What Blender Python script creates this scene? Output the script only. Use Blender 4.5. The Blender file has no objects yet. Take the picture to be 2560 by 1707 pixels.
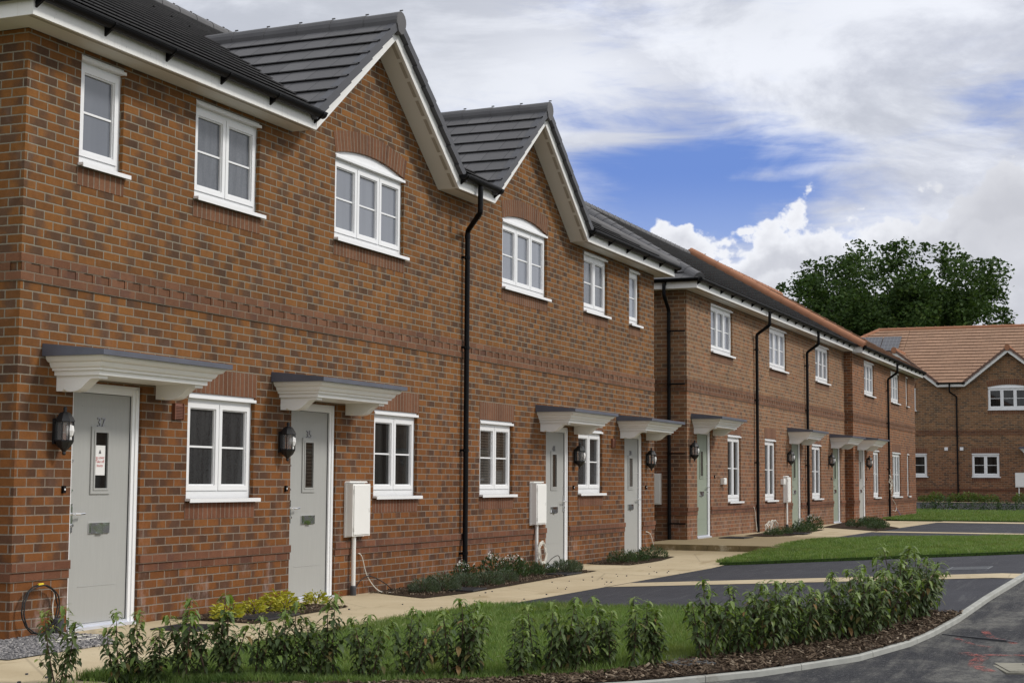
import bpy, bmesh, math, random
from math import sin, cos, pi, radians, floor, sqrt, atan2
from mathutils import Vector, Matrix
random.seed(7)
S = bpy.context.scene
COL = S.collection
# ---------------------------------------------------------------- terrain height
KX = [-20, 0, 5, 10, 13.4, 14.9, 18.6, 23.7, 30, 36, 58, 69, 200]
KZ = [-.3, -.2, -.12, -.05, .04, .1, .24, .29, .25, .2, .2, .5, .5]
BX = [-20, 23.5, 29.5, 58, 69, 200]
BZ = [0, 0, .2, .2, .5, .5]
def interp(x, X, Z):
    if x <= X[0]: return Z[0]
    for i in range(len(X) - 1):
        if x <= X[i + 1]:
            return Z[i] + (Z[i + 1] - Z[i]) * (x - X[i]) / (X[i + 1] - X[i])
    return Z[-1]
def HG(x, y):
    s = min(max((-2.1 - y) / 4.5, 0), 1)
    b = interp(x, BX, BZ)
    return b + (interp(x, KX, KZ) - b) * s
# ---------------------------------------------------------------- mesh builder
class MB:
    def __init__(s):
        s.v = []; s.f = []; s.uv = []; s.mi = []; s.sm = []
    def face(s, pts, uv=None, mi=0, smooth=False):
        n = len(s.v)
        s.v.extend([tuple(p) for p in pts])
        s.f.append(tuple(range(n, n + len(pts))))
        if uv is None:
            a = Vector(pts[1]) - Vector(pts[0]); b = Vector(pts[-1]) - Vector(pts[0])
            nn = a.cross(b)
            ax = max(range(3), key=lambda i: abs(nn[i]))
            uv = [((p[1], p[2]), (p[0], p[2]), (p[0], p[1]))[ax] for p in pts]
        s.uv.append(uv); s.mi.append(mi); s.sm.append(smooth)
    def box(s, x0, x1, y0, y1, z0, z1, mi=0, skip=''):
        P = [(x0,y0,z0),(x1,y0,z0),(x1,y1,z0),(x0,y1,z0),(x0,y0,z1),(x1,y0,z1),(x1,y1,z1),(x0,y1,z1)]
        for k, q in (('f',(0,1,5,4)),('r',(1,2,6,5)),('b',(2,3,7,6)),('l',(3,0,4,7)),('t',(4,5,6,7)),('d',(3,2,1,0))):
            if k not in skip:
                s.face([P[i] for i in q], None, mi)
    def prism(s, poly, axis, a, b, mi=0):
        # poly of 2D points, extruded along axis 0/1/2 from a to b
        def mk(p, t):
            if axis == 0: return (t, p[0], p[1])
            if axis == 1: return (p[0], t, p[1])
            return (p[0], p[1], t)
        A = [mk(p, a) for p in poly]; B = [mk(p, b) for p in poly]
        s.face(A, None, mi); s.face(B[::-1], None, mi)
        n = len(poly)
        for i in range(n):
            j = (i + 1) % n
            s.face([A[i], B[i], B[j], A[j]], None, mi)
    def rings(s, R, close=True, cap=True, mi=0, smooth=True):
        for a, b in zip(R, R[1:]):
            n = len(a)
            for i in range(n if close else n - 1):
                j = (i + 1) % n
                s.face([a[i], a[j], b[j], b[i]], None, mi, smooth)
        if cap:
            s.face(R[0][::-1], None, mi); s.face(R[-1], None, mi)
    def tube(s, path, r, n=8, mi=0, cap=True):
        path = [Vector(p) for p in path]; R = []
        rr = r if isinstance(r, (list, tuple)) else [r] * len(path)
        prev = None
        for i, p in enumerate(path):
            t = (path[min(i+1, len(path)-1)] - path[max(i-1, 0)]).normalized()
            up = prev if prev is not None else (Vector((0,0,1)) if abs(t.z) < .9 else Vector((0,1,0)))
            u = (up - t * up.dot(t))
            if u.length < 1e-4: u = Vector((1,0,0)) - t * t.x
            u.normalize(); prev = u; w = t.cross(u)
            R.append([tuple(p + (u * cos(2*pi*k/n) + w * sin(2*pi*k/n)) * rr[i]) for k in range(n)])
        s.rings(R, True, cap, mi)
    def lathe(s, prof, cx, cy, n=16, a0=0, a1=2*pi, mi=0, cap=True):
        full = abs(a1 - a0 - 2*pi) < 1e-6
        m = n if full else n + 1
        R = [[(cx + r*cos(a0+(a1-a0)*k/n), cy + r*sin(a0+(a1-a0)*k/n), z) for k in range(m)] for r, z in prof]
        s.rings(R, full, cap and full, mi)
    def build(s, name, mats, parent=None, recalc=True, weld=False):
        me = bpy.data.meshes.new(name)
        me.from_pydata(s.v, [], s.f)
        ul = me.uv_layers.new(name='UVMap')
        flat = [c for u in s.uv for p in u for c in p]
        ul.data.foreach_set('uv', flat)
        me.polygons.foreach_set('material_index', s.mi)
        me.polygons.foreach_set('use_smooth', s.sm)
        if not isinstance(mats, (list, tuple)): mats = [mats]
        for m in mats: me.materials.append(m)
        if weld or recalc:
            bm = bmesh.new(); bm.from_mesh(me)
            if weld: bmesh.ops.remove_doubles(bm, verts=bm.verts, dist=1e-4)
            bmesh.ops.recalc_face_normals(bm, faces=bm.faces)
            bm.to_mesh(me); bm.free()
        me.update()
        o = bpy.data.objects.new(name, me); COL.objects.link(o)
        if parent is not None: o.parent = parent
        return o
def tag(o, label=None, cat=None, group=None, kind=None):
    if label: o['label'] = label
    if cat: o['category'] = cat
    if group: o['group'] = group
    if kind: o['kind'] = kind
    return o
def empty(name, loc, rz=0, label=None, cat=None, group=None):
    o = bpy.data.objects.new(name, None); COL.objects.link(o)
    o.location = loc; o.rotation_euler = (0, 0, rz); o.empty_display_size = .3
    return tag(o, label, cat, group)
def dup(root, loc, rz, label=None, scale=None, group=None):
    r = root.copy(); COL.objects.link(r); r.location = loc; r.rotation_euler = (0, 0, rz)
    if scale: r.scale = scale
    if label: r['label'] = label
    if group: r['group'] = group
    for ch in list(root.children):
        c = ch.copy(); COL.objects.link(c); c.parent = r
        for g in list(ch.children):
            d = g.copy(); COL.objects.link(d); d.parent = c
    return r
# ---------------------------------------------------------------- materials
class NT:
    def __init__(s, name):
        s.m = bpy.data.materials.new(name); s.m.use_nodes = True
        s.t = s.m.node_tree; s.t.nodes.clear()
        s.out = s.t.nodes.new('ShaderNodeOutputMaterial')
        s.b = s.t.nodes.new('ShaderNodeBsdfPrincipled')
        s.t.links.new(s.b.outputs[0], s.out.inputs[0])
    def _set(s, sock, v):
        if isinstance(v, bpy.types.NodeSocket): s.t.links.new(v, sock)
        else:
            if hasattr(sock, 'default_value'):
                if isinstance(v, (tuple, list)) and len(v) == 3 and sock.type == 'RGBA': v = (*v, 1)
                sock.default_value = v
    def n(s, typ, props=None, **inp):
        nd = s.t.nodes.new(typ)
        for k, v in (props or {}).items(): setattr(nd, k, v)
        for k, v in inp.items():
            key = int(k[1:]) if k[0] == 'i' and k[1:].isdigit() else k.replace('_', ' ')
            s._set(nd.inputs[key], v)
        return nd
    def ma(s, op, a, b=None, c=None, clamp=False):
        nd = s.t.nodes.new('ShaderNodeMath'); nd.operation = op; nd.use_clamp = clamp
        for i, v in enumerate((a, b, c)):
            if v is not None: s._set(nd.inputs[i], v)
        return nd.outputs[0]
    def mix(s, f, a, b, mode='MIX'):
        nd = s.t.nodes.new('ShaderNodeMix'); nd.data_type = 'RGBA'; nd.blend_type = mode
        s._set(nd.inputs[0], f); s._set(nd.inputs[6], a); s._set(nd.inputs[7], b)
        return nd.outputs[2]
    def ramp(s, f, stops, interp='LINEAR'):
        nd = s.t.nodes.new('ShaderNodeValToRGB'); r = nd.color_ramp; r.interpolation = interp
        while len(r.elements) > 1: r.elements.remove(r.elements[-1])
        for i, (p, c) in enumerate(stops):
            e = r.elements[0] if i == 0 else r.elements.new(p)
            e.position = p; e.color = (*c, 1) if len(c) == 3 else c
        s._set(nd.inputs[0], f); return nd.outputs[0]
    def sstep(s, v, a, b, lo=0., hi=1.):
        nd = s.t.nodes.new('ShaderNodeMapRange'); nd.interpolation_type = 'SMOOTHSTEP'
        for i, x in enumerate((v, a, b, lo, hi)): s._set(nd.inputs[i], x)
        return nd.outputs[0]
    def noise(s, vec, scale, detail=3., rough=.5, dim='3D', dist=0.):
        nd = s.t.nodes.new('ShaderNodeTexNoise'); nd.noise_dimensions = dim
        if vec is not None: s._set(nd.inputs['Vector'], vec)
        nd.inputs['Scale'].default_value = scale; nd.inputs['Detail'].default_value = detail
        nd.inputs['Roughness'].default_value = rough; nd.inputs['Distortion'].default_value = dist
        return nd.outputs[0]
    def pos(s):
        return s.n('ShaderNodeNewGeometry').outputs['Position']
    def obj(s):
        return s.n('ShaderNodeTexCoord').outputs['Object']
    def scaled(s, vec, sc):
        return s.n('ShaderNodeMapping', None, Vector=vec, Scale=sc).outputs[0]
    def bump(s, h, strength=.3, dist=.01):
        nd = s.n('ShaderNodeBump', None, Strength=strength, Distance=dist, Height=h)
        s.t.links.new(nd.outputs[0], s.b.inputs['Normal'])
    def fin(s, col=None, rough=None, spec=None, metal=None, **kw):
        if col is not None: s._set(s.b.inputs['Base Color'], col)
        if rough is not None: s._set(s.b.inputs['Roughness'], rough)
        if spec is not None: s._set(s.b.inputs['Specular IOR Level'], spec)
        if metal is not None: s._set(s.b.inputs['Metallic'], metal)
        for k, v in kw.items(): s._set(s.b.inputs[k.replace('_', ' ')], v)
        return s.m
def plain(name, col, rough=.5, var=.06, scale=6., spec=.5, metal=0., bump=0., dirt=None):
    k = NT(name); p = k.obj()
    nz = k.noise(p, scale, 4.)
    f = k.ma('MULTIPLY_ADD', nz, var * 2, 1 - var)
    c = k.mix(1., col, k.n('ShaderNodeCombineColor', None, i0=f, i1=f, i2=f).outputs[0], 'MULTIPLY')
    if dirt:
        d = k.sstep(k.noise(p, 3.5, 5., .65), .5, .75)
        c = k.mix(k.ma('MULTIPLY', d, dirt[1]), c, dirt[0])
    if bump: k.bump(k.noise(p, scale * 12, 3.), bump, .004)
    return k.fin(c, rough, spec, metal)
def brick_mat(name, cols, dark, mortar, darkp=.45, pale=.12, bw=.225, bh=.075, bond=.5, trim=False):
    k = NT(name)
    uv = k.n('ShaderNodeUVMap').outputs[0]
    sx = k.n('ShaderNodeSeparateXYZ', None, Vector=uv)
    oi = k.n('ShaderNodeObjectInfo').outputs['Random']
    P = k.obj()
    wob = k.noise(P, 22., 2.)
    wob = k.ma('MULTIPLY_ADD', wob, .006, -.003)
    u = k.ma('ADD', k.ma('ADD', sx.outputs[0], wob), 300.)
    v = k.ma('ADD', k.ma('ADD', sx.outputs[1], wob), 30.)
    vb = k.ma('DIVIDE', v, bh); row = k.ma('FLOOR', vb); fv = k.ma('SUBTRACT', vb, row)
    off = k.ma('MULTIPLY', k.ma('MODULO', row, 2.), bond)
    ub = k.ma('ADD', k.ma('DIVIDE', u, bw), off); colm = k.ma('FLOOR', ub); fu = k.ma('SUBTRACT', ub, colm)
    du = k.ma('MULTIPLY', k.ma('MINIMUM', fu, k.ma('SUBTRACT', 1., fu)), bw)
    dv = k.ma('MULTIPLY', k.ma('MINIMUM', fv, k.ma('SUBTRACT', 1., fv)), bh)
    d = k.ma('MINIMUM', du, dv)
    jn = k.ma('MULTIPLY_ADD', k.noise(P, 38., 3., .6), .0036, -.0018)
    isb = k.sstep(k.ma('ADD', d, jn), .0038, .0074)
    cv = k.n('ShaderNodeCombineXYZ', None, X=colm, Y=row, Z=k.ma('MULTIPLY', oi, 0.)).outputs[0]
    wn = k.n('ShaderNodeTexWhiteNoise', {'noise_dimensions': '3D'}, Vector=cv)
    rc = k.n('ShaderNodeSeparateColor', None, Color=wn.outputs['Color'])
    r1, r2, r3 = rc.outputs[0], rc.outputs[1], rc.outputs[2]
    n = len(cols)
    base = k.ramp(r1, [(i / max(1, n - 1), c) for i, c in enumerate(cols)])
    g = k.ma('ADD', k.ma('MULTIPLY', fu, 1.), k.ma('MULTIPLY_ADD', k.noise(P, 11., 3.), .9, -.45))
    side = k.ma('GREATER_THAN', r3, .5)
    gg = k.ma('ABSOLUTE', k.ma('SUBTRACT', g, side))
    has = k.ma('LESS_THAN', r2, darkp)
    wid = k.ma('MULTIPLY_ADD', wn.outputs[0], .7, .15)
    patch = k.sstep(k.ma('SUBTRACT', gg, wid), -.30, .26, 1., 0.)
    patch = k.ma('MULTIPLY', patch, has)
    base = k.mix(k.ma('MULTIPLY', patch, .74), base, dark)
    lm = k.ma('MULTIPLY_ADD', k.ma('FRACT', k.ma('MULTIPLY', wn.outputs[0], 7.31)), .34, .82)
    base = k.mix(1., base, k.n('ShaderNodeCombineColor', None, i0=lm, i1=lm, i2=lm).outputs[0], 'MULTIPLY')
    sp = k.ma('ADD', k.ma('MULTIPLY_ADD', k.noise(P, 90., 4., .7), .8, .28), k.ma('MULTIPLY', k.noise(P, 17., 3., .6), .62))
    spc = k.n('ShaderNodeCombineColor', None, i0=sp, i1=sp, i2=sp).outputs[0]
    base = k.mix(.9, base, spc, 'MULTIPLY')
    mn = k.ma('MULTIPLY_ADD', k.noise(P, 60., 3.), .5, .75)
    mcol = k.mix(1., mortar, k.n('ShaderNodeCombineColor', None, i0=mn, i1=mn, i2=mn).outputs[0], 'MULTIPLY')
    c = k.mix(isb, mcol, base)
    big = k.ma('MULTIPLY_ADD', k.noise(P, .55, 4., .6), .8, .60)
    bc = k.n('ShaderNodeCombineColor', None, i0=big, i1=big, i2=big).outputs[0]
    c = k.mix(.55, c, bc, 'MULTIPLY')
    # lime bloom low down on the wall and in stray smears
    z = k.n('ShaderNodeSeparateXYZ', None, Vector=P).outputs[2]
    low = k.sstep(z, .10, .95, 1., .16)
    smear = k.sstep(k.noise(k.scaled(P, (2.2, 2.2, 1.)), 2.2, 6., .7), .52, .75)
    c = k.mix(k.ma('MULTIPLY', k.ma('MULTIPLY', low, smear), pale * 3), c, (.42, .36, .32))
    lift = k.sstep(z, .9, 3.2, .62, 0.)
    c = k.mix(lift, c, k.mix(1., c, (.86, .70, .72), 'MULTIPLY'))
    h = k.ma('ADD', k.ma('MULTIPLY', isb, 1.), k.ma('MULTIPLY', k.noise(P, 70., 4., .7), .35))
    k.bump(h, .6, .006)
    return k.fin(c, .88, .25)
def tile_mat(name, col, col2, joint):
    k = NT(name)
    uv = k.n('ShaderNodeUVMap').outputs[0]
    sx = k.n('ShaderNodeSeparateXYZ', None, Vector=uv)
    P = k.obj()
    row = k.ma('FLOOR', sx.outputs[1])
    ub = k.ma('ADD', k.ma('ADD', sx.outputs[0], 200.), k.ma('MULTIPLY', k.ma('MODULO', k.ma('ADD', row, 50.), 2.), .5))
    cm = k.ma('FLOOR', ub); fu = k.ma('SUBTRACT', ub, cm)
    d = k.ma('MINIMUM', fu, k.ma('SUBTRACT', 1., fu))
    isj = k.sstep(d, .008, .02, 1., 0.)
    wn = k.n('ShaderNodeTexWhiteNoise', {'noise_dimensions': '2D'}, Vector=k.n('ShaderNodeCombineXYZ', None, X=cm, Y=row).outputs[0])
    c = k.mix(wn.outputs[0], col, col2)
    nz = k.ma('MULTIPLY_ADD', k.noise(P, 1.3, 5., .65), .5, .75)
    c = k.mix(.7, c, k.n('ShaderNodeCombineColor', None, i0=nz, i1=nz, i2=nz).outputs[0], 'MULTIPLY')
    sp = k.ma('MULTIPLY_ADD', k.noise(P, 60., 3., .6), .3, .85)
    c = k.mix(.5, c, k.n('ShaderNodeCombineColor', None, i0=sp, i1=sp, i2=sp).outputs[0], 'MULTIPLY')
    c = k.mix(k.ma('MULTIPLY', isj, .8), c, joint)
    k.bump(k.ma('ADD', k.ma('MULTIPLY', isj, -1.), k.ma('MULTIPLY', k.noise(P, 40., 3.), .2)), .2, .004)
    return k.fin(c, .75, .35)
M = {}
MORT = (.225, .20, .15)
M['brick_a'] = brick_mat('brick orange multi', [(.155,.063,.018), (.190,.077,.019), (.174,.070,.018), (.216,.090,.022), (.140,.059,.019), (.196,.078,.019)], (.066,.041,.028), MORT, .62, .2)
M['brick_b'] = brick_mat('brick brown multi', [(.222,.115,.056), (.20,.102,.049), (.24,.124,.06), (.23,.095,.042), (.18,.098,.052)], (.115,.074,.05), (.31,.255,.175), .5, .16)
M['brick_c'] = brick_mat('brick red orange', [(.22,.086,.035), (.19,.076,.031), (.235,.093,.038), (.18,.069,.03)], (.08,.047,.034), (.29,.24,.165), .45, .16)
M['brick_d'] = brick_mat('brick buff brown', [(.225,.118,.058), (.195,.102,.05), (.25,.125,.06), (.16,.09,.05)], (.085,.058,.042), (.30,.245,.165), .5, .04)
TR = [(.160,.073,.038), (.145,.066,.034), (.172,.080,.042), (.152,.065,.032)]
M['trim'] = brick_mat('brick smooth red', TR, (.11,.055,.038), (.20,.155,.11), .25, .04)
M['soldier'] = brick_mat('brick smooth red on end', TR, (.10,.05,.034), (.215,.175,.13), .2, .04, .075, .40, 0.)
M['tile_grey'] = tile_mat('roof tile grey', (.085,.083,.085), (.112,.109,.111), (.012,.012,.013))
M['tile_red'] = tile_mat('roof tile terracotta', (.265,.156,.097), (.31,.184,.115), (.085,.048,.032))
M['ridge_grey'] = plain('ridge tile grey', (.105,.102,.104), .7, .25, 3., .35, 0., .2)
M['ridge_red'] = plain('ridge tile terracotta', (.31,.14,.075), .75, .2, 3., .3, 0., .2)
M['verge_grey'] = plain('dry verge grey plastic', (.05,.05,.056), .5, .15, 3.)
M['verge_red'] = plain('dry verge brown plastic', (.12,.062,.042), .55, .15, 3.)
M['upvc'] = plain('white upvc', (.80,.80,.80), .3, .03, 2., .5)
k = NT('white fascia board'); P = k.obj()
st = k.sstep(k.noise(k.scaled(P, (26., 26., 1.6)), 1., 5., .7), .50, .78)
sp = k.sstep(k.noise(P, 34., 2., .5), .70, .76)
c = k.mix(k.ma('MULTIPLY', st, .35), (.76,.75,.72), (.50,.47,.40))
c = k.mix(k.ma('MULTIPLY', sp, .6), c, (.16,.15,.12))
M['fascia'] = k.fin(c, .4, .45)
M['soffit'] = plain('white soffit', (.68,.66,.60), .45, .05, 2.)
M['soffit_vent'] = plain('soffit vent strip', (.38,.345,.28), .6, .2, 30.)
M['canopy'] = plain('white canopy moulding', (.80,.795,.765), .4, .05, 3.)
M['lead'] = plain('grey canopy top', (.085,.09,.115), .45, .3, 5.)
M['black'] = plain('black plastic', (.0045,.0045,.0052), .45, .2, 5., .14)
M['blackm'] = plain('black lamp metal', (.008,.008,.009), .45, .2, 5.)
def door_mat(name, col):
    k = NT(name); P = k.obj()
    g = k.noise(k.scaled(P, (70., 70., 5.)), 1., 4., .6)
    f = k.ma('MULTIPLY_ADD', g, .16, .92)
    c = k.mix(1., col, k.n('ShaderNodeCombineColor', None, i0=f, i1=f, i2=f).outputs[0], 'MULTIPLY')
    k.bump(g, .12, .002)
    return k.fin(c, .45, .4)
M['door_grey'] = door_mat('grey grained door', (.352, .352, .335))
M['door_sage'] = door_mat('sage green grained door', (.26, .295, .232))
k = NT('chrome'); P = k.obj(); k.bump(k.noise(P, 7., 1.), .22, .02); M['chrome'] = k.fin((.72,.72,.72), .08, .5, 1.)
M['steel'] = plain('dull steel', (.30,.30,.31), .35, .1, 8., .5, .9)
M['sillmetal'] = plain('pale aluminium threshold', (.62,.64,.70), .35, .1, 8., .5, .35)
M['meter'] = plain('off white meter box', (.78,.77,.735), .45, .05, 3.)
M['vent'] = plain('terracotta vent', (.165,.06,.032), .6, .1, 9.)
M['rubber'] = plain('grey rubber', (.05,.05,.055), .7, .15, 9.)
M['cable_white'] = plain('white cable', (.66,.63,.55), .5, .06, 9.)
M['cable_black'] = plain('black cable', (.012,.012,.012), .5, .1, 9.)
M['cable_blue'] = plain('blue cord', (.05,.12,.42), .5, .1, 9.)
M['yellow'] = plain('yellow tape', (.75,.55,.03), .5, .1, 9.)
M['red'] = plain('red cap', (.5,.03,.03), .5, .1, 9.)
def pane(name, col, streak, rough=.03, spec=.5, fros=False, blinds=False):
    k = NT(name); P = k.obj()
    if fros:
        g = k.noise(P, 55., 5., .7); s2 = k.noise(k.scaled(P, (14., 14., 2.)), 1., 4., .6)
        f = k.ma('ADD', k.ma('MULTIPLY', g, .6), k.ma('MULTIPLY', s2, .6))
    else:
        s2 = k.noise(k.scaled(P, (9., 9., .5)), 1., 3., .5)
        f = k.ma('MULTIPLY', s2, 1.3)
    f = k.sstep(f, .3, .95)
    oi = k.n('ShaderNodeObjectInfo').outputs['Random']
    lum = k.ma('MULTIPLY_ADD', oi, .7, .62)
    c = k.mix(f, col, streak)
    if blinds:
        sz = k.n('ShaderNodeSeparateXYZ', None, Vector=P).outputs[2]
        w = k.sstep(k.ma('FRACT', k.ma('MULTIPLY', sz, 28.)), .35, .6)
        c = k.mix(k.ma('MULTIPLY', w, .5), c, (.10,.085,.07))
    c = k.mix(1., c, k.n('ShaderNodeCombineColor', None, i0=lum, i1=lum, i2=lum).outputs[0], 'MULTIPLY')
    k.bump(k.noise(P, 1.1, 2.), .05 if not fros else .08, .02)
    return k.fin(c, rough, spec)
M['pane_up'] = pane('pane with painted sky reflection', (.165,.178,.208), (.19,.205,.236), .03, .7)  # grey-blue base colour stands in for sky reflected in the glass
M['pane_frost'] = pane('obscure glass pale', (.085,.092,.106), (.17,.18,.20), .10, .5, True)
M['pane_dark'] = pane('pane dark room', (.007,.007,.007), (.030,.030,.028), .02, .42)
M['pane_frostdark'] = pane('obscure glass dark', (.012,.012,.013), (.042,.043,.044), .12, .5, True)
M['pane_blind'] = pane('pane with blind', (.020,.016,.013), (.05,.04,.032), .02, .55, False, True)
k = NT('lamp glass'); tb = k.n('ShaderNodeBsdfTransparent'); mx = k.n('ShaderNodeMixShader', None, i0=.30)
k.fin((.30,.30,.30), .05, .6); k.t.links.new(tb.outputs[0], mx.inputs[1]); k.t.links.new(k.b.outputs[0], mx.inputs[2]); k.t.links.new(mx.outputs[0], k.out.inputs[0])
M['lampglass'] = k.m
M['bulb'] = plain('white bulb', (.75,.74,.72), .3, .02, 6.)
M['solar'] = None
k = NT('solar cells'); uvn = k.n('ShaderNodeUVMap').outputs[0]; sx = k.n('ShaderNodeSeparateXYZ', None, Vector=uvn)
fu = k.ma('FRACT', sx.outputs[0]); fv = k.ma('FRACT', sx.outputs[1])
gl = k.ma('MINIMUM', k.ma('MINIMUM', fu, k.ma('SUBTRACT', 1., fu)), k.ma('MINIMUM', fv, k.ma('SUBTRACT', 1., fv)))
M['solar'] = k.fin(k.mix(k.sstep(gl, .02, .05, 1., 0.), (.022,.022,.03), (.12,.125,.14)), .2, .5)
M['concrete'] = plain('kerb concrete', (.34,.34,.31), .9, .35, 7., .25, 0., .5, ((.22,.21,.18), .8))
M['cover'] = plain('concrete cover', (.24,.225,.18), .9, .4, 6., .25, 0., .5, ((.08,.075,.06), .85))
M['castiron'] = plain('galvanised grate', (.13,.135,.14), .55, .4, 20., .4, .2)
M['darkgrid'] = plain('dark plastic grid', (.026,.026,.030), .6, .3, 20.)
# ---------------------------------------------------------------- lettering
def text_mesh(txt, size):
    cu = bpy.data.curves.new('lettering', 'FONT'); cu.body = txt; cu.size = size; cu.align_x = 'CENTER'
    cu.fill_mode = 'FRONT'
    ob = bpy.data.objects.new('lettering', cu); COL.objects.link(ob)
    dg = bpy.context.evaluated_depsgraph_get(); dg.update()
    me = bpy.data.meshes.new_from_object(ob.evaluated_get(dg))
    V = [tuple(v.co) for v in me.vertices]; F = [tuple(p.vertices) for p in me.polygons]
    bpy.data.objects.remove(ob); bpy.data.curves.remove(cu); bpy.data.meshes.remove(me)
    return V, F
def put_text(mb, txt, size, cx, y, z, mi=0, depth=0.):
    V, F = text_mesh(txt, size)
    for f in F:
        pts = [(cx + V[i][0], y, z + V[i][1]) for i in f]
        mb.face(pts, None, mi)
        if depth:
            for a, b in zip(pts, pts[1:] + pts[:1]):
                mb.face([a, b, (b[0], y + depth, b[2]), (a[0], y + depth, a[2])], None, mi)
# ---------------------------------------------------------------- house pieces (local: x along the front, y into the house, z up)
def window(root, x0, x1, z0, z1, lights, pm, arch=False, bars=True):
    f = MB(); yf = .045; yb = .11
    fw = .040
    f.box(x0, x0+fw, yf, yb, z0, z1); f.box(x1-fw, x1, yf, yb, z0, z1)
    f.box(x0+fw, x1-fw, yf, yb, z0, z0+.075); f.box(x0+fw, x1-fw, yf, yb, z1-fw, z1)
    n = lights; iw = (x1-x0-2*fw); mw = .012
    cell = (iw - mw*(n-1)) / n
    g = MB(); bar = MB()
    for i in range(n):
        a = x0+fw+i*(cell+mw); b = a+cell
        if i: f.box(a-mw, a, yf+.006, yb, z0+.075, z1-fw)
        sw = .048; ys = yf-.012; c0 = z0+.075; c1 = z1-fw
        for (p, q, r, s) in ((a, a+sw, c0, c1), (b-sw, b, c0, c1), (a+sw, b-sw, c0, c0+sw), (a+sw, b-sw, c1-sw, c1)):
            f.box(p, q, ys, yf+.03, r, s)
        for (p, q, r, s) in ((a+sw, a+sw+.012, c0+sw, c1-sw), (b-sw-.012, b-sw, c0+sw, c1-sw), (a+sw+.012, b-sw-.012, c0+sw, c0+sw+.012), (a+sw+.012, b-sw-.012, c1-sw-.012, c1-sw)):
            f.box(p, q, ys+.014, yf+.03, r, s)
        g.face([(a+.05, yf+.022, c0+.05), (b-.05, yf+.022, c0+.05), (b-.05, yf+.022, c1-.05), (a+.05, yf+.022, c1-.05)])
        if bars:
            zm = (c0+c1)/2
            bar.box(a+sw+.012, b-sw-.012, yf+.012, yf+.021, zm-.009, zm+.009)
    # head drip
    f.box(x0, x1+.012, -.012, yf+.02, z1, z1+.028)
    f.box(x0, x1, .012, yf+.03, z1+.028, z1+.05)
    if arch:
        N = 14; pts = []
        for i in range(N+1):
            t = i/N; pts.append((x0+(x1-x0)*t, z1+.05+.105*4*t*(1-t)))
        f.prism([(x0, z1+.048)] + pts + [(x1, z1+.048)], 1, .03, .08)
    w = f.build('window', M['upvc'], root)
    g.build('pane', M[pm], w, False)
    if bars: bar.build('glazing_bar', M['upvc'], w)
    s = MB()
    s.box(x0-.012, x1+.055, -.05, .06, z0-.022, z0)
    s.box(x0-.012, x1+.055, -.058, -.05, z0-.036, z0-.001)
    s.build('sill', M['upvc'], w)
    return w
def soldier(root, x0, x1, z0, z1, arch=False, y=-.004):
    m = MB()
    if not arch:
        for fc in ('f',):
            u = lambda p: (p[0], (p[2]-z0)/(z1-z0)*.225 + .0) 
            pts = [(x0, y, z0), (x1, y, z0), (x1, y, z1), (x0, y, z1)]
            m.face(pts, [(p[0]-x0, (p[2]-z0)/(z1-z0)*.39+.005) for p in pts])
            m.face([(x0, y, z1), (x1, y, z1), (x1, .01, z1), (x0, .01, z1)], [(.02, .05)]*4)
            m.face([(x0, y, z0), (x1, y, z0), (x1, .09, z0), (x0, .09, z0)], [(0, .01), (x1-x0, .01), (x1-x0, .1), (0, .1)])
            for xx in (x0, x1):
                m.face([(xx, y, z0), (xx, .01, z0), (xx, .01, z1), (xx, y, z1)], [(.02, .05)]*4)
    else:
        N = 16; h = .105; L = x1-x0
        R = L*L/(8*h)+h/2; cx = (x0+x1)/2; cz = z0+h-R
        a0 = math.asin(L/2/R)
        for i in range(N):
            t0 = -a0+2*a0*i/N; t1 = -a0+2*a0*(i+1)/N
            P = lambda t, r, yy: (cx+r*sin(t), yy, cz+r*cos(t))
            q = [P(t0, R, y), P(t1, R, y), P(t1, R+.235, y), P(t0, R+.235, y)]
            m.face(q, [(t0*R+L, .005), (t1*R+L, .005), (t1*R+L, .395), (t0*R+L, .395)])
            m.face([P(t0, R, y), P(t1, R, y), P(t1, R, .09), P(t0, R, .09)], [(t0*R+L, .01), (t1*R+L, .01), (t1*R+L, .1), (t0*R+L, .1)])
            m.face([P(t0, R+.235, y), P(t1, R+.235, y), P(t1, R+.235, .01), P(t0, R+.235, .01)], [(.02, .05)]*4)
    m.build('soldier_course', M['soldier'], root, False)
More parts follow.
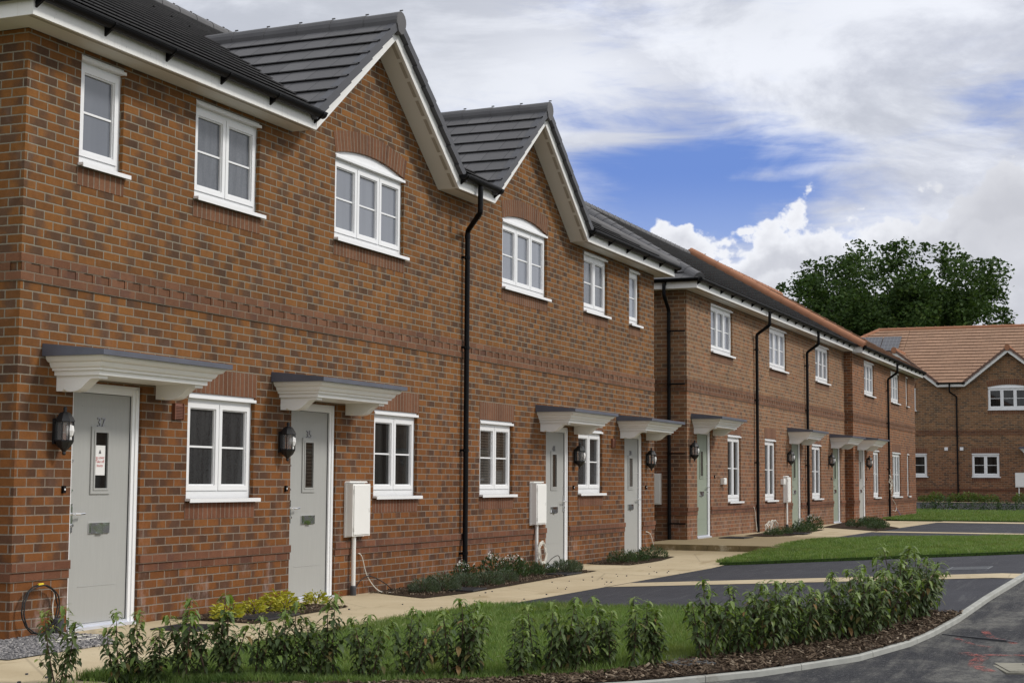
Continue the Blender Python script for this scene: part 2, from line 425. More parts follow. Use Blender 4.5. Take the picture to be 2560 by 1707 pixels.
def door(root, x0, mat, number=None, side='L', w=.96, lamp=True, bell=True, detail=True):
    x1 = x0+w; fw = .05
    d = MB(); yl = .052
    a, b = x0+.045, x1-.10 if side == 'L' else x1-.10
    d.box(x0+fw, x1-.105, yl, yl+.05, .055, 1.995)
    lx0, lx1 = x0+fw, x1-.105; cx = (lx0+lx1)/2
    # moulded lines
    for zz in (.36, 1.88): d.box(cx-.26, cx+.26, yl-.0025, yl, zz, zz+.008)
    leaf = d.build('door', mat, root)
    f = MB()
    f.box(x0, x0+fw-.004, .03, .11, 0, 2.08); f.box(x1-.10, x1, .028, .11, 0, 2.08)
    f.box(x1-.06, x1-.02, .018, .028, 0, 2.05)
    f.box(x0+fw-.004, x1-.10, .03, .11, 2.0, 2.08)
    f.build('door_frame', M['upvc'], leaf)
    th = MB(); th.box(x0, x1+.01, -.012, .06, -.012, .028); th.box(x0+fw, x1-.1, .012, .09, .028, .034); th.box(x0+fw, x1-.1, .03, .09, .034, .052)
    th.build('threshold', M['sillmetal'], leaf)
    gp = MB(); gp.box(x1-.105, x1-.0995, .045, .1, .055, 1.995); gp.box(lx0, lx1, .06, .1, 1.995, 2.0015)
    gp.build('seal', M['rubber'], leaf)
    g0, g1, h0, h1 = cx-.085, cx+.085, 1.19, 1.665
    bd = MB()
    for (p, q, r, s, o) in ((g0-.05, g0, h0-.05, h1+.05, 0), (g1, g1+.05, h0-.05, h1+.05, 0), (g0, g1, h0-.05, h0, 0), (g0, g1, h1, h1+.05, 0)):
        bd.box(p, q, yl-.012, yl+.002, r, s)
    for (p, q, r, s) in ((g0-.018, g0, h0-.018, h1+.018), (g1, g1+.018, h0-.018, h1+.018), (g0, g1, h0-.018, h0), (g0, g1, h1, h1+.018)):
        bd.box(p, q, yl-.018, yl-.012, r, s)
    bd.build('glass_bead', mat, leaf)
    gl = MB(); gl.face([(g0, yl-.003, h0), (g1, yl-.003, h0), (g1, yl-.003, h1), (g0, yl-.003, h1)])
    gl.build('door_glass', M['pane_dark' if number == '37' else 'pane_blind'], leaf, False)
    lb = MB(); lb.box(cx-.14, cx+.14, yl-.012, yl+.001, .805, .895); lb.box(cx-.125, cx+.125, yl-.02, yl-.012, .815, .882)
    lb.box(cx-.04, cx+.04, yl-.022, yl-.012, .799, .815)
    lb.build('letterbox', M['chrome'], leaf)
    hx = lx0+.022 if side == 'L' else lx1-.022; sg = 1 if side == 'L' else -1
    hd = MB(); hd.box(hx-.016, hx+.016, yl-.012, yl+.001, .82, 1.06)
    hd.tube([(hx, yl-.01, .975), (hx, yl-.055, .975)], .011, 8)
    hd.tube([(hx-.005*sg, yl-.055, .975), (hx+.06*sg, yl-.058, .974), (hx+.125*sg, yl-.052, .978)], [.011, .0095, .010], 8)
    hd.tube([(hx, yl-.012, .88), (hx, yl-.03, .88)], .013, 8)
    hd.build('handle', M['chrome'], leaf)
    for zz in (1.17, 1.42):
        bt = MB(); bt.tube([(hx+.004*sg, yl+.0, zz), (hx+.004*sg, yl-.012, zz)], [.014, .011], 10)
        bt.build('lock_cap', M['chrome'], leaf)
    if number:
        t = MB(); put_text(t, number, .118, cx-.005, yl-.009, 1.712, 0, .008)
        t.build('house_number', M['steel'], leaf, False)
    if lamp:
        lx = x0-.205 if side == 'L' else x1+.235
        if lamp == 'R': lx = x1+.235
        if isinstance(lamp, float): lx = x0+lamp
        wall_lamp(root, lx)
    if bell:
        bx = x0-.10 if side == 'L' else x1+.16
        if isinstance(bell, float): bx = x0+bell
        q = MB(); q.box(bx-.016, bx+.016, -.022, .002, 1.15, 1.21)
        bb = q.build('doorbell', M['black'], root)
        q = MB(); q.tube([(bx, -.022, 1.18), (bx, -.026, 1.18)], .009, 10); q.build('button', M['bulb'], bb)
    return leaf
def wall_lamp(root, cx):
    b = MB(); cy = -.085; z = 1.46; n = 8; off = pi/8
    def ring(r, zz): return [(cx+.77*r*cos(2*pi*k/n+off), cy+.77*r*sin(2*pi*k/n+off), zz) for k in range(n)]
    b.rings([ring(.012, z-.0), ring(.022, z+.012), ring(.018, z+.028), ring(.035, z+.045), ring(.072, z+.07), ring(.098, z+.105), ring(.102, z+.118), ring(.092, z+.124)], True, True, 0, False)
    b.rings([ring(.098, z+.272), ring(.112, z+.276), ring(.105, z+.288), ring(.078, z+.325), ring(.055, z+.348), ring(.02, z+.356), ring(.016, z+.37), ring(.022, z+.376), ring(.02, z+.392), ring(.006, z+.40)], True, True, 0, False)
    for k in range(n):
        a = 2*pi*k/n+off; px, py = cx+.0725*cos(a), cy+.0725*sin(a)
        b.tube([(px, py, z+.118), (px, py, z+.276)], .0065, 5)
    b.box(cx-.05, cx+.05, -.025, .001, z+.09, z+.30)
    b.box(cx-.03, cx+.03, -.06, -.02, z+.10, z+.13); b.box(cx-.04, cx+.04, -.06, -.02, z+.28, z+.30)
    o = b.build('wall_lamp', M['blackm'], root)
    g = MB(); g.rings([ring(.086, z+.122), ring(.086, z+.274)], True, False, 0, False); g.build('lamp_glass', M['lampglass'], o, False)
    u = MB(); u.lathe([(.004, z+.25), (.03, z+.24), (.036, z+.2), (.026, z+.16), (.016, z+.15), (.016, z+.125)], cx, cy-.055, 10)
    u.build('bulb', M['bulb'], o)
def canopy(root, x0, x1):
    # x0..x1: outer edges of the grey top
    xi0, xi1, D = x0+.16, x1-.16, .45
    m = MB(); prof = [(0, 2.11), (0, 2.148), (.028, 2.15), (.03, 2.166), (.05, 2.178), (.062, 2.20), (.066, 2.212), (.094, 2.222), (.112, 2.245), (.116, 2.262), (.13, 2.266), (.13, 2.282)]
    R = [[(xi0-d, .0, z), (xi0-d, -(D+d), z), (xi1+d, -(D+d), z), (xi1+d, .0, z)] for d, z in prof]
    for a, b in zip(R, R[1:]):
        for i in range(3): m.face([a[i], a[i+1], b[i+1], b[i]])
    m.face(R[0]); m.face(R[-1])
    o = m.build('canopy', M['canopy'], root)
    t = MB(); d = .16; zb, ze, zt = 2.262, 2.305, 2.365
    B = [(xi0-d, .0, zb), (xi0-d, -(D+d), zb), (xi1+d, -(D+d), zb), (xi1+d, .0, zb)]
    T = [(p[0], p[1], ze) for p in B]
    for i in range(3): t.face([B[i], B[i+1], T[i+1], T[i]])
    U = [(xi0-d, 0, zt), (xi1+d, 0, zt)]
    t.face([T[1], T[2], U[1], U[0]]); t.face([T[0], T[1], U[0]]); t.face([T[3], U[1], T[2]]); t.face(B[::-1])
    t.build('canopy_top', M['lead'], o)
    for bx in (xi0+.03, xi1-.15):
        p = [(0, 2.11), (-.42, 2.11), (-.42, 2.085), (-.36, 2.085)]
        for i in range(1, 9):
            a = i/9; p.append((-.36+.17*a, 2.085-.10*sin(pi*a/2)**1.6))
        p += [(-.15, 1.978), (-.105, 1.983), (-.075, 2.005), (-.06, 1.985), (0, 1.985)]
        s = MB(); s.prism(p, 0, bx, bx+.12); s.build('bracket', M['canopy'], o)
    return o
def half_gutter(x0, x1, y, z, r=.056):
    m = MB(); pts = [(y+r*cos(pi+pi*i/10), z+r*sin(pi+pi*i/10)) for i in range(11)]
    m.prism(pts, 0, x0, x1)
    m.prism([(y-r-.006, z-.008), (y-r+.004, z-.008), (y-r+.004, z+.006), (y-r-.006, z+.006)], 0, x0, x1)
    n = max(1, int((x1-x0)/.82))
    for i in range(n+1):
        x = x0+.07+(x1-x0-.14)*i/n if n else x0
        pts = [(y+(r+.006)*cos(pi+pi*j/8), z+(r+.006)*sin(pi+pi*j/8)) for j in range(9)]
        m.prism(pts, 0, x-.017, x+.017)
        m.prism([(y-.02, z-r), (y+r+.004, z-r-.055), (y+r+.004, z)], 0, x-.012, x+.012)
    return m
def downpipe(root, path, clips, name='downpipe', r=.034):
    # path with rounded corners
    P = [Vector(p) for p in path]; out = [P[0]]
    for a, b, c in zip(P, P[1:], P[2:]):
        u = (a-b).normalized(); v = (c-b).normalized(); q = min(.04, (a-b).length/2.2, (c-b).length/2.2)
        for t in (0, .33, .66, 1):
            out.append((b+u*q)*(1-t)**2 + b*2*t*(1-t) + (b+v*q)*t*t)
    out.append(P[-1])
    m = MB(); m.tube(out, r, 12)
    for i in range(len(P)):
        if 0 < i < len(P)-1:
            d = (P[i+1]-P[i]).normalized(); c = P[i]+d*.05
            m.tube([c-d*.005, c+d*.05], r+.004, 12)
    o = m.build(name, M['black'], root)
    c = MB()
    for (x, y, z) in clips:
        c.tube([(x, y, z-.018), (x, y, z+.018)], r+.006, 12)
        c.box(x-.055, x-.02, y-.006, y+.006, z-.012, z+.012); c.box(x-.06, x-.045, y-.01, .0, z-.014, z+.014)
        c.box(x+.02, x+.05, y-.006, y+.006, z-.012, z+.012)
    if clips: c.build('pipe_clip', M['black'], o)
    return o
def roll(mb, A, B, r=.115, seg=.43, endcap=True):
    A, B = Vector(A), Vector(B); L = (B-A).length; n = max(1, round(L/seg)); t = (B-A)/L
    h = Vector((0, 0, 1)); sd = t.cross(h).normalized(); up = sd.cross(t).normalized()
    for i in range(n):
        a = A+t*(L*i/n-.006); b = A+t*(L*(i+1)/n+.012)
        R = []
        for p, rr in ((a, r*1.04), (b, r*.97)):
            R.append([tuple(p+sd*rr*cos(-.4+(pi+.8)*k/10)+up*(rr*sin(-.4+(pi+.8)*k/10)-.03)) for k in range(11)])
        mb.rings(R, False, False, 0, True)
        mb.face(R[0]); mb.face(R[1])
        c = Vector(a)+up*(r-.01)
        mb.tube([c-t*.015, c+t*.025], .009, 5)
def course(mb, l0, l1, u1, u0, nrm, row, ulen, lift=(.037, .004)):
    l0, l1, u1, u0 = map(Vector, (l0, l1, u1, u0)); n = Vector(nrm)
    dn = (l0-u0).normalized()*.034
    l0 = l0+dn; l1 = l1+dn
    a, b, c, d = l0+n*lift[0], l1+n*lift[0], u1+n*lift[1], u0+n*lift[1]
    ax = (l1-l0).normalized()
    U = lambda p: (p.dot(ax))/ulen
    mb.face([a, b, c, d], [(U(a), row+.02), (U(b), row+.02), (U(c), row+.98), (U(d), row+.98)])
    mb.face([l0+n*.025, l1+n*.025, b, a], [(U(a), row+.02), (U(b), row+.02), (U(b), row+.03), (U(a), row+.03)])
def house(name, loc, rz, W, depth, ztop, tile, brick, openings, arches, gables, hipL, hipR, label, cat='terraced house', slope=.58,
          string=2.85, ov=.27, doors=(), verge='grey', exposure=.315, fasL=True, rollL=False):
    root = empty(name, loc, rz, label, cat)
    bm_ = M[brick]; ze = ztop+.17; ye = -ov-.09; ridge_y = (depth)/2
    L = sqrt(1+slope*slope)
    gt = .795
    zi = ztop+1.42; zb = ztop+1.58; zg = ztop+1.65            # gable: inner barge, outer barge, tile plane at the apex
    # ---- walls
    w = MB()
    ops = [(a, b, c, (ztop if i in arches else d)) for i, (a, b, c, d) in enumerate(openings)]
    xs = sorted({0., W} | {o[0] for o in ops} | {o[1] for o in ops}); zs = sorted({-.5, ztop} | {o[2] for o in ops} | {o[3] for o in ops})
    for x0, x1 in zip(xs, xs[1:]):
        run = None
        for z0, z1 in zip(zs, zs[1:]):
            xm, zm = (x0+x1)/2, (z0+z1)/2
            hole = any(o[0] < xm < o[1] and o[2] < zm < o[3] for o in ops)
            if hole:
                if run: w.face([(x0, 0, run[0]), (x1, 0, run[0]), (x1, 0, run[1]), (x0, 0, run[1])]); run = None
            else: run = (run[0] if run else z0, z1)
        if run: w.face([(x0, 0, run[0]), (x1, 0, run[0]), (x1, 0, run[1]), (x0, 0, run[1])])
    for i, o in enumerate(openings):
        x0, x1, z0, z1 = o
        for xx in (x0, x1): w.face([(xx, 0, z0), (xx, .16, z0), (xx, .16, z1), (xx, 0, z1)])
        if z0 > .1: w.face([(x0, 0, z0), (x1, 0, z0), (x1, .16, z0), (x0, .16, z0)])
        if i not in arches: w.face([(x0, 0, z1), (x1, 0, z1), (x1, .16, z1), (x0, .16, z1)])
    for xc in gables:
        hw = (zi-ztop)/gt; N = 40
        def low(x):
            for i in arches:
                x0, x1, z0, z1 = openings[i]
                if x0 <= x <= x1:
                    t = (x-x0)/(x1-x0); return z1+.105*4*t*(1-t)
            return ztop
        X = sorted({xc-hw+2*hw*i/N for i in range(N+1)} | {xc} | {openings[i][j]+e for i in arches for j in (0, 1) for e in (-1e-4, 1e-4) if abs(openings[i][j]-xc) < hw})
        for a, b in zip(X, X[1:]):
            if b-a < 3e-4: continue
            ha = zi-gt*abs(a-xc); hb = zi-gt*abs(b-xc)
            m = (a+b)/2; e = (b-a)*1e-3
            w.face([(a, 0, low(a+e)), (b, 0, low(b-e)), (b, 0, hb), (a, 0, ha)])
    w.face([(0, depth, -.5), (0, 0, -.5), (0, 0, ztop), (0, depth, ztop)])
    w.face([(W, 0, -.5), (W, depth, -.5), (W, depth, ztop), (W, 0, ztop)])
    w.face([(W, depth, -.5), (0, depth, -.5), (0, depth, ztop), (W, depth, ztop)])
    zr = ze+slope*(ridge_y-ye)
    for flag, xx in ((hipL, 0), (hipR, W)):
        if not flag: w.face([(xx, 0, ztop), (xx, depth, ztop), (xx, depth, ze-slope*ye-.03), (xx, ridge_y, zr-.03), (xx, 0, ze-slope*ye-.03)])
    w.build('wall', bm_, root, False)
    # ---- string course and plinth courses in smooth red brick
    s = MB(); spans = [(-.02, W+.0)]
    s.box(-.013, W, -.013, .002, string+.15, string+.225); s.box(-.012, W, -.012, .002, string, string+.075)
    s.box(-.016, .002, .002, 2.6, string+.15, string+.225); s.box(-.012, .002, .002, 2.6, string, string+.075)
    x = .0
    s.face([(0, -.003, string+.075), (W, -.003, string+.075), (W, -.003, string+.15), (0, -.003, string+.15)])
    while x < W-.12:
        s.box(x, x+.112, -.010, -.004, string+.076, string+.149); x += .225
    y = .1
    while y < 2.5:
        s.box(-.0135, -.004, y, y+.112, string+.076, string+.149); y += .225
    s.build('string_course', M['trim'], root)
    p = MB(); edges = [-.02]
    for d in sorted(doors): edges += [d[0], d[1]]
    edges.append(W)
    for a, b in zip(edges[::2], edges[1::2]):
        p.box(a-(.0 if a > 0 else 0), b+.0, -.024, .002, .525, .60)
        p.box(a, b, -.010, .002, .45, .525)
    p.box(-.02, .002, .002, 2.6, .525, .60); p.box(-.02, .002, .002, 2.6, .45, .525)
    p.build('plinth_band', M['trim'], root)
    # ---- roof
    g = MB(); n_c = int(round((ridge_y-ye)*L/exposure)); ds = (ridge_y-ye)*L/n_c
    xl0, xr0 = (-ov-.04 if hipL else -.03), (W+ov+.04 if hipR else W+.03)
    nf = (0, -slope/L, 1/L)
    def bounds(s_):
        y = ye+s_/L; z = ze+slope*(y-ye); k = y-ye
        B = [xl0+(k if hipL else 0)]
        for xc in gables:
            h = max(0, (zg-z)/gt); B += [xc-h, xc+h]
        B.append(xr0-(k if hipR else 0))
        return B, y, z
    for i in range(n_c):
        B0, y0, z0 = bounds(i*ds); B1, y1, z1 = bounds((i+1)*ds)
        for j in range(0, len(B0), 2):
            if B0[j+1]-B0[j] < .02 and B1[j+1]-B1[j] < .02: continue
            course(g, (B0[j], y0, z0), (B0[j+1], y0, z0), (B1[j+1], y1, z1), (B1[j], y1, z1), nf, i, .33)
    # back slope and hip faces
    yb = depth-ye; kb = ridge_y-ye
    a = (xl0, yb, ze); b = (xr0, yb, ze); c = (xr0-(kb if hipR else 0), ridge_y, zr); d = (xl0+(kb if hipL else 0), ridge_y, zr)
    g.face([b, a, d, c], [(0, 0), (W/.33, 0), (W/.33, n_c), (0, n_c)])
    for flag, xe, sg in ((hipL, xl0, 1), (hipR, xr0, -1)):
        if flag:
            nh = (-sg*slope/L, 0, 1/L)
            for i in range(n_c):
                k0, k1 = i*ds/L, (i+1)*ds/L
                course(g, (xe+sg*k0, yb-k0, ze+slope*k0), (xe+sg*k0, ye+k0, ze+slope*k0), (xe+sg*k1, ye+k1, ze+slope*k1), (xe+sg*k1, yb-k1, ze+slope*k1), nh, i, .33)
    for xc in gables:
        hw = (zg-ztop-.13)/gt; Lg = sqrt(1+gt*gt); n = int(round(hw*Lg/.31)); yf = -ov-.07
        for sg in (-1, 1):
            ng = (sg*gt/Lg, 0, 1/Lg)
            for i in range(n):
                def at(j):
                    x = xc+sg*hw*(1-j/n); z = zg-gt*hw*(1-j/n); return x, z, max(yf+.02, (z-ze)/slope+ye+.06)
                xa, za, ya = at(i); xb, zb2, yb2 = at(i+1)
                q = [(xa, yf, za), (xa, ya, za), (xb, yb2, zb2), (xb, yf, zb2)]
                course(g, q[0], q[1], q[2], q[3], ng, i, .33)
    roof = g.build('roof', M['tile_'+tile], root, False)
    r = MB()
    roll(r, d, c)
    if hipL: roll(r, (xl0+.03, ye+.03, ze+.03), d)
    if hipR: roll(r, (xr0-.03, ye+.03, ze+.03), c)
    if rollL:
        roll(r, (-.02, ye+.02, ze+.05), (-.02, ridge_y, zr+.03), .13)
    for xc in gables:
        roll(r, (xc, -ov-.09, zg+.01), (xc, (zg-ze)/slope+ye+.12, zg+.01))
        r.prism([(xc+.12*cos(pi*q/8), zg-.02+.12*sin(pi*q/8)) for q in range(9)] + [(xc-.07, zg-.14), (xc, zg-.17), (xc+.07, zg-.14)], 1, -ov-.097, -ov-.02)
    r.build('ridge_tile', M['ridge_'+tile], roof)
    # dry verges
    v = MB(); Lg = sqrt(1+gt*gt)
    for xc in gables:
        v = MB(); hw = (zg-ztop-.13)/gt; n = int(round(hw*Lg/.31))
        for sg in (-1, 1):
            for i in range(n):
                def at(j): return xc+sg*hw*(1-j/n), zg-gt*hw*(1-j/n)
                xa, za = at(i); xb, zb3 = at(i+1); nx, nz = sg*gt/Lg, 1/Lg
                v.prism([(xa-nx*.055, za-nz*.055), (xa+nx*.036, za+nz*.036), (xb+nx*.02, zb3+nz*.02), (xb-nx*.07, zb3-nz*.07)], 1, -ov-.085, -ov+.01)
        v.build('dry_verge', M['verge_'+verge], roof)
    for flag, xx, sg in ((hipL or rollL, 0, -1), (hipR, W, 1)):
        if not flag:
            v = MB()
            for i in range(n_c):
                s0, s1 = i*ds/L, (i+1)*ds/L; q = 1/L
                v.prism([(ye+s0, ze+slope*s0-.09), (ye+s0, ze+slope*s0+.045), (ye+s1, ze+slope*s1+.02), (ye+s1, ze+slope*s1-.09)], 0, xx+sg*.09, xx-sg*.0)
            v.build('dry_verge', M['verge_'+verge], roof)
    # ---- fascia, bargeboards, soffit, gutters
    f = MB(); so = MB(); sv = MB(); ft = ztop+.175; hwb = (zb-ft+.0)/gt; hwi = (zi-ztop)/gt
    ends = [(-ov-.03 if hipL else -.02)]
    for xc in gables: ends += [xc-hwi, xc+hwi]
    ends.append(W+ov+.03 if hipR else W+.02)
    gut = []
    for a, b in zip(ends[::2], ends[1::2]):
        f.box(a, b, -ov-.02, -ov, ztop, ft)
        so.box(a+(.03 if a < -.1 else 0), b-(.03 if b > W+.1 else 0), -ov, -.0, ztop+.004, ztop+.014)
        sv.box(a+.02, b-.02, -ov+.022, -ov+.052, ztop+.001, ztop+.006)
        gut.append((a, b))
    for xc in gables:
        for sg in (-1, 1):
            P = [(xc, zb), (xc+sg*(zb-ft)/gt, ft), (xc+sg*hwi, ztop), (xc, zi)]
            f.prism(P, 1, -ov-.022, -ov)
            q = [(xc, zi+.012), (xc+sg*hwi, ztop+.012), (xc+sg*hwi, ztop+.004), (xc, zi+.004)]
            so.prism(q, 1, -ov, 0)
            for i in range(8):
                t0, t1 = i/8+.012, (i+1)/8-.012
                A = lambda t: (xc+sg*hwi*t, zi-gt*hwi*t)
                (x0, z0), (x1, z1) = A(t0), A(t1)
                sv.prism([(x0, z0+.003), (x1, z1+.003), (x1, z1-.001), (x0, z0-.001)], 1, -ov+.02, -ov+.06)
    for flag, xx, sg in ((hipL, 0, -1), (hipR, W, 1)):
        if flag:
            a, b = sorted((xx+sg*(ov+.03), xx+sg*(ov+.01)))
            f.box(a, b, -ov, depth+ov, ztop, ft)
            a, b = sorted((xx+sg*(ov+.01), xx)); so.box(a, b, -ov+.0, depth, ztop+.0045, ztop+.0135)
            gm = MB()
        else:
            # box end of the eaves
            f.box(min(xx, xx+sg*.02), max(xx, xx+sg*.02), -ov, .0, ztop, ft)
    fo = f.build('fascia', M['fascia'], root)
    so.build('soffit', M['soffit'], root); sv.build('soffit_vent', M['soffit_vent'], root)
    for a, b in gut:
        e0 = .0 if (a < 0 and hipL) else .03; e1 = .0
        half_gutter(a-(.04 if a < 0 else .02), b+(.03 if b < W else .06), -ov-.082, ft-.005).build('gutter', M['black'], root)
    if hipL:
        gm = MB(); r_ = .056; zc = ft-.005; xg = -ov-.092
        pts = [(xg+r_*cos(pi+pi*i/10), zc+r_*sin(pi+pi*i/10)) for i in range(11)]
        gm.prism(pts, 1, -ov-.08, depth)
        for q in range(int(depth/.9)): 
            gm.prism([(xg+r_+.01, zc-r_-.055), (xg+r_+.01, zc), (xg+.02, zc-r_)], 1, .3+q*.9, .325+q*.9)
        gm.build('gutter', M['black'], root)
    return root
# ---------------------------------------------------------------- houses
WIN_A = [(.68,1.28,3.93,4.82,1,'pane_up'), (2.39,3.53,3.93,4.82,2,'pane_frost'), (5.09,6.78,3.93,4.83,3,'pane_up'),
         (9.79,11.46,3.93,4.83,3,'pane_up'), (13.03,14.13,3.93,4.82,2,'pane_frost'), (15.25,15.80,3.93,4.82,1,'pane_up'),
         (2.37,3.53,1.09,2.03,2,'pane_frostdark'), (6.09,7.21,1.09,2.03,2,'pane_dark'), (9.08,10.20,1.09,2.03,2,'pane_blind'), (12.80,13.90,1.09,2.03,2,'pane_frostdark')]
DOOR_A = [(.70,'L','37'), (4.245,'L','35'), (11.45,'R','41'), (15.0,'R','39')]
def cable(name, path, r, mat, label, cat='cable', group=None):
    m = MB(); P = [Vector(p) for p in path]; out = []
    for i in range(len(P)-1):
        p0, p1, p2, p3 = P[max(i-1,0)], P[i], P[i+1], P[min(i+2, len(P)-1)]
        for j in range(6):
            t = j/6; out.append(.5*((2*p1)+(p2-p0)*t+(2*p0-5*p1+4*p2-p3)*t*t+(3*p1-p0-3*p2+p3)*t**3))
    out.append(P[-1]); m.tube(out, r, 6)
    o = m.build(name, M[mat]); return tag(o, label, cat, group)
def meter_box(root, x0, x1, z0, z1, px=None, depth=.1):
    m = MB(); m.box(x0-.012, x1+.012, -.02, .002, z0-.012, z1+.012)
    m.box(x0, x1, -depth, -.02, z0, z1)
    m.box(x0+.02, x1-.02, -depth-.012, -depth, z0+.018, z1-.018)
    for zz in (z0+.08, z1-.08): m.box(x0+.014, x0+.03, -depth-.016, -depth-.006, zz-.022, zz+.022)
    m.box(x1-.05, x1-.035, -depth-.018, -depth-.006, (z0+z1)/2-.02, (z0+z1)/2+.02)
    m.prism([(x0-.012, z1+.012), (x1+.012, z1+.012), (x1-.01, z1+.03), (x0+.01, z1+.03)], 1, -.06, .002)
    o = m.build('meter_box', M['meter'], root)
    if px is not None:
        p = MB(); p.tube([(px, -.05, z0), (px, -.05, .05)], .024, 10)
        p.build('conduit', M['meter'], o)
        r = MB(); r.lathe([(.034, .0), (.036, .09), (.03, .11), (.025, .11)], px, -.05, 10); r.build('conduit_boot', M['rubber'], o)
    return o
def air_vent(root, x0, x1, z0, z1):
    m = MB(); m.box(x0, x1, -.02, .002, z0, z1); n = 9
    for i in range(n):
        z = z0+.012+(z1-z0-.024)*i/n; m.prism([(-.022, z), (-.032, z), (-.022, z+.011)], 0, x0+.01, x1-.01)
    m.box(x0, x0+.012, -.034, -.018, z0, z1); m.box(x1-.012, x1, -.034, -.018, z0, z1)
    m.build('air_vent', M['vent'], root)
def block(loc, rz, tile, brick, verge, label, full=True):
    ops = [(a, b, c, d+.05) for a, b, c, d, *_ in WIN_A] + [(x, x+.96, -.5, 2.08) for x, *_ in DOOR_A]
    r = house('brick_house', loc, rz, 16.62, 8.9, 4.91, tile, brick, ops, (2, 3), (5.94, 10.65), True, True, label, 'house', doors=[(x, x+.96) for x, *_ in DOOR_A], verge=verge)
    for i, (a, b, c, d, n, pm) in enumerate(WIN_A):
        if not full and pm != 'pane_up': pm = 'pane_dark'
        if not full: pm = 'pane_dark'
        w = window(r, a, b, c, d, n, pm, i in (2, 3))
        soldier(r, a-.02, b+.02, c-.19, c-.036)
        if i in (2, 3): soldier(r, a, b, d+.05, 0, True)
        elif i > 5: soldier(r, a-.02, b+.03, d+.05, d+.285)
    for x, s, nb in DOOR_A:
        door(r, x, M['door_grey'], nb if full else None, s)
        canopy(r, x-.41, x+1.47)
    downpipe(r, [(8.25,-.352,5.02), (8.25,-.352,4.68), (8.5,-.062,4.50), (8.5,-.062,.0)], [(8.5,-.062,z) for z in (4.15, 2.98, 1.66, .35)])
    meter_box(r, 5.42, 5.83, .655, 1.23, 5.55); meter_box(r, 10.84, 11.22, .66, 1.235, 10.98)
    air_vent(r, 2.12, 2.27, 1.815, 1.965); air_vent(r, 14.32, 14.46, 1.82, 1.965)
    return r
A = block((10.12, 0, 0), 0, 'grey', 'brick_a', 'grey', 'nearest orange brick terrace with twin gables, dark grey tiles and grey-green doors')
D = block((70, 8.77, .48), -pi/2, 'red', 'brick_d', 'red', 'buff brick house across the end of the street with orange tiles and solar panels', False)
pl = MB()
def on_slope(x, s): return (x, -.36+s/1.156, 5.085+.58*s/1.156)
for i in range(4):
    x0 = 3.2+i*.84-.85; x1 = x0+.8
    q = [on_slope(x0, 3.15), on_slope(x1, 3.15), on_slope(x1, 4.6), on_slope(x0, 4.6)]
    nn = Vector((0, -.5, .86))
    T = [tuple(Vector(p)+nn*.10) for p in q]; Bq = [tuple(Vector(p)+nn*.06) for p in q]
    pl.face(T, [(0, 0), (5, 0), (5, 4), (0, 4)])
    for a in range(4): pl.face([Bq[a], Bq[(a+1) % 4], T[(a+1) % 4], T[a]], [(.0, .0)]*4)
pl.build('solar_panel', M['solar'], D, False)
for x in (8.03, 8.67):
    m = MB(); m.box(x-.07, x+.07, -.05, .002, 2.2, 2.34); m.box(x-.055, x+.055, -.06, -.05, 2.21, 2.33); m.build('vent_cover', M['upvc'], D)
dup(D, (70, -10.4, .5), -pi/2, 'next added buff brick house, unseen beyond the right edge of the picture, mirrored in ground-floor panes')  # two extra houses out of view, added for the panes to reflect
dup(D, (70, -29.6, .5), -pi/2, 'last added buff brick house, unseen far beyond the right edge, mirrored in the nearest panes')
# middle terrace
WIN_B = [(1.68,3.33,3.66,4.57,3,'pane_up'), (6.55,8.21,3.66,4.57,3,'pane_up'), (11.45,13.10,3.66,4.57,3,'pane_up'),
         (2.90,3.95,.68,2.0,2,'pane_dark'), (6.04,7.06,.68,2.0,2,'pane_dark'), (10.92,12.03,.68,2.0,2,'pane_dark')]
DOOR_B = [(.67,'R',-.45), (8.69,'L',-.45), (13.54,'L',-.55)]
ops = [(a, b, c, d+.05) for a, b, c, d, *_ in WIN_B] + [(x, x+.96, -.5, 2.08) for x, *_ in DOOR_B]
B = house('brick_house', (28.75, 0, .2), 0, 15.2, 8.9, 4.68, 'grey', 'brick_b', ops, (), (), True, False,
          'middle brown brick terrace with hipped grey roof and three sage green doors', 'house', string=2.775, doors=[(x, x+.96) for x, *_ in DOOR_B])
for i, (a, b, c, d, n, pm) in enumerate(WIN_B):
    window(B, a, b, c, d, n, pm); soldier(B, a-.02, b+.02, c-.19, c-.036)
    if i > 2: soldier(B, a-.02, b+.03, d+.05, d+.285)
for x, s, lm in DOOR_B:
    door(B, x, M['door_sage'], None, s, lamp=lm, bell=(1.2 if s == 'R' else -.3))
for x0, x1 in ((.27, 2.1), (8.25, 10.05), (13.1, 14.95)): canopy(B, x0, x1)
downpipe(B, [(5.14,-.352,4.78), (5.14,-.352,4.48), (5.14,-.062,4.28), (5.14,-.062,.0)], [(5.14,-.062,z) for z in (3.95, 2.85, 1.5)])
downpipe(B, [(10.2,-.352,4.78), (10.2,-.352,4.48), (10.2,-.062,4.28), (10.2,-.062,.0)], [(10.2,-.062,z) for z in (3.95, 2.85, 1.5)])
downpipe(B, [(-.36,.33,4.78), (-.36,.33,4.55), (-.062,.33,4.3), (-.062,.33,.0)], [(-.062,.33,z) for z in (3.9, 2.9, 1.6, .3)])
meter_box(B, 7.78, 8.1, .62, 1.2, 7.92)
m = MB(); m.box(-.05, .002, .50, .92, .65, 1.23); m.box(-.06, -.05, .52, .90, .67, 1.21); m.box(-.065, -.06, .68, .71, .92, .95)
m.build('meter_box', M['meter'], B)
for a, b in ((2.31, 2.58), (7.50, 7.74)):
    m = MB(); m.box(a+.03, b-.03, -.07, .002, 1.03, 1.16); m.box(a+.045, b-.045, -.078, -.07, 1.045, 1.145); m.build('junction_box', M['meter'], B)
